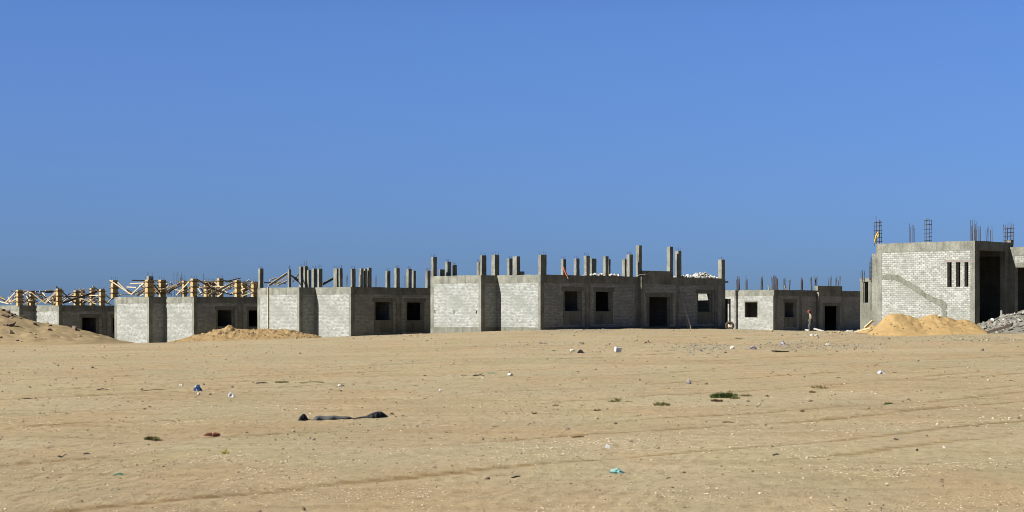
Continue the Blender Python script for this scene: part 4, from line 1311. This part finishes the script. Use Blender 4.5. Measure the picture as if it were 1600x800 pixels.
crumple(1177, 545, 12, 6, 'lilac', 'pale lilac bag lying just past the white stone', 'bag', 'plastic_bag', 2)
twig(1102, 528.5, 9, 'thin dark stick on far bare sand below the leaning poles', 'dark_twig', .1, .6, 'stick', 'stick', fork=False)
twig(1155, 530.5, 14, 'thin pale stick at the building line past the wide house', 'tan_twig', .3, 1.5, 'stick', 'stick')
crumple(1076, 599, 8, 7, 'lilac', 'small lilac scrap standing alone above the green tufts', 'scrap', 'scrap', 3)
crumple(1224, 539, 11, 7, 'lilac', 'lilac grey rubbish bundle in the rubble band nearest the low house', 'rubbish', 'rubbish', 4)
stone(1238, 538.5, 9, 6, 'grey_stone', 'grey broken lump right of the lilac rubbish bundle', n=4)
slabby(1219, 549.5, 24, 3, 'dark_twig', 'dark flat board lying below the lilac rubbish bundle', 'board', 'board', .06)
stone(1243, 550, 6, 3, 'clod', 'dark clod right of the dark flat board', 'clod', 'clod')
stone(1293, 540, 8, 5, 'white_stone', 'bright white stone in the rubble band right of the person')
stone(1336, 544.5, 6, 4, 'clod', 'brown clod at the right end of the rubble band', 'clod', 'clod')
stone(1306, 520.5, 16, 6, 'gravel_pile', 'rusty orange broken blocks beside the low house doorway', 'broken blocks', 'broken_block', n=6)
stone(1270, 525, 15, 3, 'white_brick', 'white stone crumbs in front of the walking person', n=8)
stone(1322, 519, 20, 5, 'white_brick', 'pale broken blocks at the tip of the spoil heap', 'broken blocks', 'broken_block', n=9)
slabby(1411, 522, 6, 6, 'grey_stone', 'grey block fallen at the foot of the orange sand pile', 'block', 'block', .6)
stone(1425, 553, 8, 5, 'clod', 'three dark reddish clods below the orange sand pile', 'clod', 'clod', n=3)
stone(1434, 566, 6, 2.4, 'clod', 'flat dark clod on the track below the reddish clods', 'clod', 'clod')
crumple(1376, 584, 14, 5, 'white_plastic', 'white crumpled paper lying alone on the right sand', 'paper', 'crumpled_paper', 6)
twig(1398, 583, 9, 'small dark twig right of the white crumpled paper', 'tan_twig', .2, 1)
twig(1537, 588.5, 9, 'dark forked twig high on the right slope', 'dark_twig', .2, 2)
stone(1517, 599, 7, 5, 'white_stone', 'white stone pair on the right slope under the forked twig', n=3)
twig(1580, 595.5, 9, 'short brown twig on the rut at the right edge', 'dark_twig', .6, 1.2)
stone(1535, 549, 5, 4, 'grey_stone', 'grey stone below the rubble heap on the right sand')
twig(1310, 590, 8, 'dark twig on bare sand left of the white crumpled paper', 'dark_twig', .1, 1)
# blue piece and neighbours
crumple(309, 612, 13, 11, 'blue', 'dark blue crumpled plastic piece on the left sand', 'plastic piece', 'plastic_piece', 7)
stone(310, 617.5, 5, 4, 'white_stone', 'white stone touching the dark blue plastic piece')
stone(283, 604, 6, 4, 'white_stone', 'white stone left of the dark blue plastic piece')
crumple(361, 620, 11, 8, 'white_plastic', 'clear white plastic bottle scrap right of the blue piece', 'scrap', 'scrap', 8)
twig(43, 622, 14, 'dark twig near the left edge of the sand', 'dark_twig', .4, 2)
twig(160, 609, 16, 'dark brown twig on the left sand above the olive tuft', 'dark_twig', .4, 2)
stone(144, 575.5, 5, 3, 'clod', 'small dark clod on the far left sand below the mound', 'clod', 'clod')
twig(240, 611, 34, 'long thin twig lying along a rut left of the blue piece', 'tan_twig', .6, 1, r=.008)
stone(318, 602, 5, 3, 'clod', 'dark clod above the dark blue plastic piece', 'clod', 'clod')
stone(226, 640, 5, 3, 'clod', 'dark clod above the olive tuft on the left sand', 'clod', 'clod')
twig(187, 670, 8, 'short dark twig left of the olive tuft', 'dark_twig', .2, 1)
scrap(96, 718, 11, 4, 'black', 'curled black scrap on the left foreground sand', curl=.7)
scrap(135, 712, 9, 3, 'black', 'smaller flat black scrap right of the curled black scrap', curl=.3)
scrap(185, 744.5, 14, 4, 'green_plastic', 'teal green plastic strip lying over white pebbles', 'strip', 'plastic_strip', .7)
stone(13, 756, 10, 5, 'clod', 'dark clod at the lower left edge of the sand', 'clod', 'clod', n=4)
stone(353, 793, 8, 5, 'clod', 'dark clod by the bottom edge left of centre', 'clod', 'clod', n=3)
stone(267, 684, 9, 3, 'clod', 'dark flat clod right of the olive tuft', 'clod', 'clod', n=3)
# middle left
twig(410, 598, 19, 'dark broken stick left of the dark weed clump', 'dark_twig', .3, 1.5, 'stick', 'stick')
tuft(440, 597, 22, 4, 'olive_leaf', 'dark olive weed clump between stick and green strip', 140, 'weed', 'weed_clump')
scrap(487, 598, 36, 2.5, 'olive_leaf', 'long thin green strip on the sand right of the dark weed clump', 'strip', 'plastic_strip', .4)
stone(531, 604, 7, 4, 'white_stone', 'white stone right of the long thin green strip')
stone(701, 588, 10, 5, 'white_stone', 'white stone cluster left of the curved dark twigs', n=5)
twig(725, 586.5, 10, 'thin dark twig left of the curved twig', 'dark_twig', .1, 1)
twig(748, 587, 18, 'curved dark twig beside a white stone in the middle sand', 'dark_twig', .3, 4)
stone(754, 590, 5, 4, 'white_stone', 'white stone touching the curved dark twig')
scrap(768, 584, 14, 2, 'green_plastic', 'short green strip right of the curved dark twig', 'strip', 'plastic_strip', .3)
stone(797, 587, 8, 5, 'white_stone', 'round white stone right of the short green strip')
stone(688, 613, 6, 4, 'white_stone', 'lone white stone below the curved dark twig')
twig(666, 622, 9, 'small dark twig right of the black plastic sheet', 'dark_twig', .3, 1)
stone(475, 796.5, 5, 6, 'clod', 'dark upright clod at the bottom edge under the black sheet', 'clod', 'clod')
stone(405, 799, 8, 3, 'clod', 'flat dark clod at the bottom edge right of the left clods', 'clod', 'clod')
stone(612, 648, 6, 3, 'clod', 'small dark clod at the right tip of the black sheet', 'clod', 'clod')
stone(672, 686, 6, 3, 'clod', 'brown clod on the middle foreground sand', 'clod', 'clod')
stone(680, 734, 4, 5, 'clod', 'small dark clod low on the middle foreground sand', 'clod', 'clod')
# middle right
slabby(950, 699.5, 8, 6, 'white_plastic', 'bright white scrap on the foreground sand above the teal bag', 'scrap', 'scrap', .4)
crumple(965, 737, 24, 9, 'teal', 'pale teal plastic bag half buried in foreground sand', 'bag', 'plastic_bag', 11)
twig(903, 684.5, 20, 'dark twig in a rut left of the bright white scrap', 'tan_twig', .5, 2)
twig(1138, 660, 20, 'dark brown twig on the rut below the large green tuft', 'tan_twig', .2, 2)
stone(987, 692, 6, 4, 'clod', 'brown clod right of the bright white scrap', 'clod', 'clod')
stone(885, 781, 8, 4, 'clod', 'two dark clods near the bottom below the teal bag', 'clod', 'clod', n=3)
twig(806, 743, 13, 'slanting thin stick on the middle foreground sand', 'dark_twig', 1.6, 1, 'stick', 'stick', r=.008, fork=False)
stone(1176, 741, 5, 4, 'clod', 'dark clod right of the teal bag and white pebbles', 'clod', 'clod')
twig(1045, 748, 8, 'small curved brown twig right of the teal bag', 'tan_twig', .6, 2)
scrap(1212, 713, 10, 4, 'black', 'dark green black scrap on the right foreground sand', curl=.4)
scrap(1400, 689, 7, 4, 'black', 'flat black scrap left of a round black pebble', curl=.4)
stone(1433, 703, 4, 4, 'black', 'round black pebble below the flat black scrap', 'pebble', 'pebble')
stone(1448, 683, 4, 3, 'clod', 'small dark clod above the round black pebble', 'clod', 'clod')
stone(1475, 699, 6, 4, 'white_stone', 'white pointed stone right of the round black pebble')
stone(1559, 789, 12, 6, 'dry_leaf', 'ochre brown clod in the lower right corner', 'clod', 'clod', n=3)
stone(1308, 778, 6, 3, 'clod', 'dark clod near the bottom of the right sand', 'clod', 'clod')
stone(1270, 786, 9, 3, 'clod', 'flat dark clod lying left of the bottom right clod', 'clod', 'clod', n=2)
# plants
tuft(238, 687, 24, 9, 'olive_leaf', 'olive green grass tuft on the left foreground sand', 130)
tuft(331, 681, 25, 9, 'red_leaf', 'reddish dry grass tuft right of the olive tuft', 90)
tuft(352, 710, 9, 10, 'yellow_leaf', 'small yellow green sprig below the reddish tuft', 22, 'sprig', 'plant_sprig')
tuft(1034, 634, 25, 9, 'olive_leaf', 'green grass tuft in the middle of the right sand', 150)
tuft(1131, 623, 40, 11, 'green_leaf', 'largest and darkest green weed patch on the sand', 420, 'weed', 'weed_patch', bw=1.5)
tuft(1120, 628.5, 18, 6, 'brown_leaf', 'brown dried weed along the lower edge of the largest green patch', 110, 'weed', 'weed_patch')
tuft(1148, 624.5, 15, 6, 'olive_leaf', 'pale olive weed right beside the largest green patch', 60, 'weed', 'weed_patch')
tuft(1166, 619, 18, 6, 'olive_leaf', 'sparse olive weed farthest right of the largest green patch', 60, 'weed', 'weed_patch')
tuft(1142, 612.5, 14, 5, 'dry_leaf', 'greyish dry tuft behind the largest green patch', 60)
tuft(966, 627.5, 10, 11, 'olive_leaf', 'thin upright dry tuft left of the middle green tuft', 26)
tuft(956, 628, 10, 6, 'olive_leaf', 'low dark tuft touching the thin upright tuft', 30)
tuft(981, 628, 9, 4, 'dry_leaf', 'pale flat tuft right of the thin upright tuft', 30)
tuft(934, 642.5, 12, 4, 'brown_leaf', 'small brown tuft below the thin upright tuft', 50)
tuft(835, 648, 6, 6, 'brown_leaf', 'tiny brown tuft in the middle of the sand', 16)
tuft(868, 634, 9, 6, 'dry_leaf', 'pale dry tuft up right from the tiny brown tuft', 22)
tuft(1281, 607, 30, 7, 'dry_leaf', 'spread dry straw tuft on the right sand above a dark weed', 110)
tuft(1269, 612.5, 9, 5, 'brown_leaf', 'dark brown weed below the spread straw tuft', 50, 'weed', 'weed_clump')
tuft(1388, 633, 14, 8, 'green_leaf', 'small bright green sprout with straw on the right sand', 90, 'sprout', 'plant_sprout')
tuft(1400, 631, 11, 5, 'dry_leaf', 'dry straw lying right of the small green sprout', 24)
tuft(1253, 645, 7, 4, 'brown_leaf', 'small brown weed low on the right sand', 24, 'weed', 'weed_clump')
tuft(1199, 619, 5, 4, 'brown_leaf', 'dark dot of weed right of the sparse olive weed', 26, 'weed', 'weed_clump')

# torn black plastic sheet
def black_sheet():
    p = at_ground(535, 655)
    s = p.y / F
    st = [(466, 2, .05), (469, 7, .10), (472, 10.5, .12), (476, 10.5, .11), (479, 6, .06), (481, 3, .05), (487, 2.2, .05), (491, 2.4, .06), (493, 6.5, .12), (500, 6.8, .13), (510, 6.6, .13), (522, 6.0, .12), (535, 5.4, .11), (546, 4.2, .09), (550, 2.6, .07),
          (558, 2.2, .06), (564, 3.4, .07), (572, 4.2, .09), (577, 6.5, .13), (583, 9.0, .17), (590, 11, .18), (596, 10.5, .16), (601, 6.5, .12), (605, 2.5, .06), (607, 1.2, .03)]
    mb = MB(); n = 9; v = []; N = 0
    for i in range(len(st) - 1):
        for k in range(3):
            t = k / 3
            x = st[i][0] + (st[i + 1][0] - st[i][0]) * t; h = st[i][1] + (st[i + 1][1] - st[i][1]) * t; w = st[i][2] + (st[i + 1][2] - st[i][2]) * t
            yrow = 656.5 - (x - 466) / 140 * 6.0
            c = at_ground(x, yrow)
            for j in range(n):
                a = math.pi * j / (n - 1)
                r = 1 + .16 * mnoise.noise(Vector((x * .07, j * .6, 3)))
                v.append((c.x + .02 * mnoise.noise(Vector((x * .3, j, 9))), c.y - math.cos(a) * w * r * 1.3, c.z - .012 + math.sin(a) ** .8 * h * s * r * 1.05))
            N += 1
    f = [(i * n + j, (i + 1) * n + j, (i + 1) * n + j + 1, i * n + j + 1) for i in range(N - 1) for j in range(n - 1)]
    f += [tuple(range(n)), tuple(reversed(range((N - 1) * n, N * n)))]
    f += [((i + 1) * n, i * n, i * n + n - 1, (i + 1) * n + n - 1) for i in range(N - 1)]
    mi = []
    mb.add(v, f)
    for k, fc in enumerate(mb.f):
        i = fc[0] // n
        xpos = st[min(i // 3, len(st) - 1)][0]
        mb.mi[k] = 1 if 492 <= xpos < 546 else 0  # middle stretch of the sheet takes the painted sheen colour
        mb.sm[k] = True
    tag(mb.build('plastic_sheet', [M['black'], M['painted_sheen']], loc=tuple(p)), 'long torn black plastic sheet stretched over the foreground sand', 'plastic sheet')
black_sheet()

# ------------------------------------------------------------------ gravel: far too many to count
def scatter(name, n, y0, y1, xs, size_fn, m, dens, seed):
    rng = np.random.default_rng(seed)
    base_v, base_f = ICO[1]
    bv = np.array([tuple(p) for p in base_v]); bf = np.array(base_f)
    k = n * 14
    Yr = 1 / rng.uniform(1 / y1, 1 / y0, k)           # even in the picture, so denser near the camera
    Xr = rng.uniform(-1, 1, k) * xs * Yr
    d = dens(Xr, Yr)
    keep = rng.random(k) < d
    Xr, Yr = Xr[keep][:n], Yr[keep][:n]
    k = len(Xr)
    S = size_fn(rng, k, Yr)
    Zr = ground_h(Xr, Yr)
    ang = rng.uniform(0, 6.28, k)
    jit = 1 + rng.uniform(-.28, .28, (k, len(bv), 1))
    V = bv[None] * jit * np.stack([S, S * rng.uniform(.6, 1, k), S * rng.uniform(.45, .8, k)], -1)[:, None, :]
    c, s_ = np.cos(ang)[:, None], np.sin(ang)[:, None]
    V = np.stack([V[..., 0] * c - V[..., 1] * s_, V[..., 0] * s_ + V[..., 1] * c, V[..., 2]], -1)
    V += np.stack([Xr, Yr, Zr + S * .2], -1)[:, None, :]
    Fc = (bf[None] + (np.arange(k) * len(bv))[:, None, None]).reshape(-1, 3).astype(np.int32)
    me = bpy.data.meshes.new(name)
    V = V.reshape(-1, 3).astype(np.float32)
    me.vertices.add(len(V)); me.vertices.foreach_set('co', V.ravel())
    me.loops.add(Fc.size); me.loops.foreach_set('vertex_index', Fc.ravel())
    me.polygons.add(len(Fc)); me.polygons.foreach_set('loop_start', np.arange(0, Fc.size, 3, dtype=np.int32))
    me.update(); me.validate()
    me.materials.append(M[m])
    o = bpy.data.objects.new(name, me); COL.objects.link(o)
    return o

def dens_pale(X, Y):
    w = (Y - X) * .7071; a = (Y + X) * .7071
    p = smooth(.50, .68, fbm(a * .16, w * .9, 301, 4))
    q = smooth(.52, .70, fbm(X * .8, Y * .35, 305, 3))
    return np.clip(.02 + .9 * p * (.25 + q) + .3 * q * q, 0, 1) * smooth(48, 19, Y)
o = scatter('gravel', 11000, 15.2, 55, .31, lambda r, k, Y: np.clip(r.lognormal(-5.22, .50, k), .002, .026) * np.clip(Y / 24, .8, 1.35), 'pebble', dens_pale, 1)
tag(o, 'small pale pebbles scattered in patches over the foreground sand', 'gravel', None, 'stuff')
o = scatter('gravel', 1800, 15.2, 75, .31, lambda r, k, Y: np.clip(r.lognormal(-4.7, .45, k), .004, .04) * np.clip(Y / 25, .7, 2), 'clod', lambda X, Y: .25 + .6 * smooth(.5, .65, fbm(X * .3, Y * .15, 333, 3)), 2)
tag(o, 'tiny dark crumbs of earth scattered thinly over the sand', 'gravel', None, 'stuff')
o = scatter('gravel', 10000, 17, 112, .31, lambda r, k, Y: np.clip(r.lognormal(-4.32, .45, k), .004, .06) * (Y / 45) ** .95, 'crumb', lambda X, Y: .12 + .75 * smooth(.42, .66, fbm(X * .35, Y * .12, 411, 4)) + .35 * smooth(.55, .7, fbm((Y + X) * .12, (Y - X) * .7, 415, 3)), 4)
tag(o, 'sand coloured crumbs and small lumps lying all over the ground', 'gravel', None, 'stuff')
def dens_band(X, Y):
    px = X / Y * F + 800
    py = HY + (EYE - base_h(X, Y)) * F / Y
    def blob(cx, cy, sx, sy): return np.exp(-((px - cx) / sx) ** 2 - ((py - cy) / sy) ** 2)
    return np.clip(blob(1100, 543, 45, 7) + blob(1250, 541, 60, 5) + blob(1335, 543, 40, 5) * .5 + blob(1300, 524, 60, 4) * .8 + blob(870, 540, 90, 8) * .18 + blob(1540, 530, 60, 5) * .7 + blob(885, 517, 50, 2) * 1.0 + blob(900, 516.5, 260, 2.2) * .35 + blob(600, 526, 70, 3) * .3 + blob(1440, 529, 90, 4) * .35, 0, 1)
o = scatter('gravel', 3800, 62, 129, .30, lambda r, k, Y: np.clip(r.lognormal(-3.95, .5, k), .008, .07), 'rubble', dens_band, 3)
tag(o, 'grey crushed rubble strewn in bands before the building line', 'gravel', None, 'stuff')

# ------------------------------------------------------------------ walking person
def skin_mesh(name, verts, edges, radii, m, parent, sub=2, root=0):
    me = bpy.data.meshes.new(name)
    me.from_pydata([tuple(v) for v in verts], edges, [])
    tmp = bpy.data.objects.new(name + '_tmp', me); COL.objects.link(tmp)
    md = tmp.modifiers.new('skin', 'SKIN'); md.use_smooth_shade = True
    for i, r in enumerate(radii):
        sv = me.skin_vertices[0].data[i]
        sv.radius = r if isinstance(r, tuple) else (r, r)
        sv.use_root = (i == root)
    ss = tmp.modifiers.new('sub', 'SUBSURF'); ss.levels = sub; ss.render_levels = sub
    dg = bpy.context.evaluated_depsgraph_get(); dg.update()
    me2 = bpy.data.meshes.new_from_object(tmp.evaluated_get(dg))
    bpy.data.objects.remove(tmp)
    me2.name = name
    me2.materials.clear(); me2.materials.append(m)
    return me2

def person():
    Yp = 153.0
    X = (1267.5 - 800) / F * Yp
    z = gz(X, Yp)
    # local frame: walks towards -x, leaning forward
    J = dict(pelvis=(0, 0, .92), belly=(-.02, 0, 1.06), chest=(-.07, 0, 1.26), neck=(-.13, 0, 1.43), head0=(-.165, 0, 1.50),
             shl=(-.09, -.17, 1.36), ell=(-.02, -.25, 1.10), wrl=(-.16, -.24, .90), hal=(-.19, -.235, .85),
             shr=(-.09, .17, 1.36), elr=(.08, .24, 1.12), wrr=(.10, .24, .87), har=(.10, .24, .81),
             hil=(.0, -.095, .88), knl=(-.19, -.10, .50), anl=(-.16, -.10, .10), tol=(-.33, -.11, .035),
             hir=(.0, .095, .88), knr=(.05, .10, .48), anr=(.24, .10, .13), tor=(.12, .11, .03))
    R = dict(pelvis=(.14, .105), belly=(.135, .10), chest=(.16, .11), neck=.055, head0=.06, shl=.062, ell=.043, wrl=.03, hal=.034, shr=.062, elr=.043, wrr=.03, har=.034,
             hil=.085, knl=.056, anl=.04, tol=.036, hir=.085, knr=.056, anr=.04, tor=.036)
    E = [('pelvis', 'belly'), ('belly', 'chest'), ('chest', 'neck'), ('neck', 'head0'), ('chest', 'shl'), ('shl', 'ell'), ('ell', 'wrl'), ('wrl', 'hal'), ('chest', 'shr'), ('shr', 'elr'), ('elr', 'wrr'), ('wrr', 'har'),
         ('pelvis', 'hil'), ('hil', 'knl'), ('knl', 'anl'), ('anl', 'tol'), ('pelvis', 'hir'), ('hir', 'knr'), ('knr', 'anr'), ('anr', 'tor')]
    def sk(name, keys, scale, m):
        ks = [k for k in J if k in keys]; idx = {k: i for i, k in enumerate(ks)}
        rr = [tuple(x * scale for x in R[k]) if isinstance(R[k], tuple) else R[k] * scale for k in ks]
        return skin_mesh(name, [J[k] for k in ks], [(idx[a], idx[b_]) for a, b_ in E if a in idx and b_ in idx], rr, m, None)
    me = sk('person', set(J), 1.0, M['skin'])
    body = bpy.data.objects.new('person', me); COL.objects.link(body)
    # head, features, fingers join the one body mesh
    bm = bmesh.new(); bm.from_mesh(me)
    hc = Vector((-.19, 0, 1.60))
    def blob(c, r, sub=2, mi=0):
        g = bmesh.ops.create_icosphere(bm, subdivisions=sub, radius=1)
        for v in g['verts']:
            v.co = Vector((c[0] + v.co.x * r[0], c[1] + v.co.y * r[1], c[2] + v.co.z * r[2]))
        for v in g['verts']:
            for f in v.link_faces: f.material_index = mi; f.smooth = True
    blob(hc, (.098, .076, .118), 3)
    blob(hc + Vector((-.045, 0, -.06)), (.055, .055, .055))      # jaw
    blob(hc + Vector((-.105, 0, -.012)), (.022, .014, .024))     # nose
    blob(hc + Vector((-.088, 0, -.062)), (.012, .026, .008))     # mouth
    for s in (-1, 1):
        blob(hc + Vector((-.086, .032 * s, .012)), (.012, .014, .010), 2, 1)
        blob(hc + Vector((.0, .077 * s, -.005)), (.022, .010, .032))
    for side, wk in ((-1, 'hal'), (1, 'har')):
        c = Vector(J[wk]); d = (Vector(J[wk]) - Vector(J['wrl' if side < 0 else 'wrr'])).normalized()
        lens = (.066, .075, .070, .054)
        for k in range(4):
            p = c + d * .02 + Vector((-.028 + .0185 * k, 0, 0))
            q = p + d * lens[k] * .55; r = q + (d + Vector((-.5, 0, .1))).normalized() * lens[k] * .45
            for a, b_, ra in ((p, q, .0088), (q, r, .0078)):
                m4 = (b_ - a).to_track_quat('Z', 'Y').to_matrix().to_4x4(); m4.translation = (a + b_) / 2
                g = bmesh.ops.create_cone(bm, cap_ends=True, segments=8, radius1=ra, radius2=ra * .9, depth=(b_ - a).length * 1.1, matrix=m4)
        a = c + Vector((-.03, 0, .02)); b_ = a + Vector((-.03, 0, -.045)) 
        m4 = (b_ - a).to_track_quat('Z', 'Y').to_matrix().to_4x4(); m4.translation = (a + b_) / 2
        bmesh.ops.create_cone(bm, cap_ends=True, segments=8, radius1=.011, radius2=.009, depth=.06, matrix=m4)
    bm.to_mesh(me); bm.free()
    me.materials.append(M['eye'])
    body.location = (X, Yp, z)
    tag(body, 'person in red head wrap, pale shirt and grey trousers walking past the low house', 'person')
    def child(name, keys, sc, m):
        o = bpy.data.objects.new(name, sk(name, keys, sc, m)); COL.objects.link(o); o.parent = body
    child('shirt', {'pelvis', 'belly', 'chest', 'shl', 'ell', 'shr', 'elr'}, 1.30, M['shirt'])
    child('trousers', {'pelvis', 'hil', 'knl', 'anl', 'hir', 'knr', 'anr'}, 1.38, M['trousers'])
    for a, b_ in (('anl', 'tol'), ('anr', 'tor')):
        mb = MB(); p, q = Vector(J[a]), Vector(J[b_])
        mb.tube([p + Vector((.05, 0, -.045)), p + Vector((0, 0, -.04)), (p + q) / 2 + Vector((0, 0, -.01)), q + Vector((-.02, 0, .005)), q + Vector((-.05, 0, -.005))], [.03, .052, .05, .045, .02], 8)
        mb.build('shoe', M['shoe'], body)
    mb = MB()
    v, f = ICO[3]
    out = []
    for p in v:
        k = 1 + .10 * mnoise.noise(p * 3 + Vector((4, 2, 1)))
        q = hc + Vector((.018 + p.x * .125 * k, p.y * .112 * k, .055 + p.z * .10 * k))
        out.append(q)
    mb.add(out, f, sm=True)
    mb.tube([hc + Vector((.09, .04, .02)), hc + Vector((.15, .05, -.06)), hc + Vector((.17, .05, -.17))], [.05, .045, .02], 7)
    mb.build('head_wrap', M['scarf'], body)
person()
print('objects', len(bpy.data.objects))
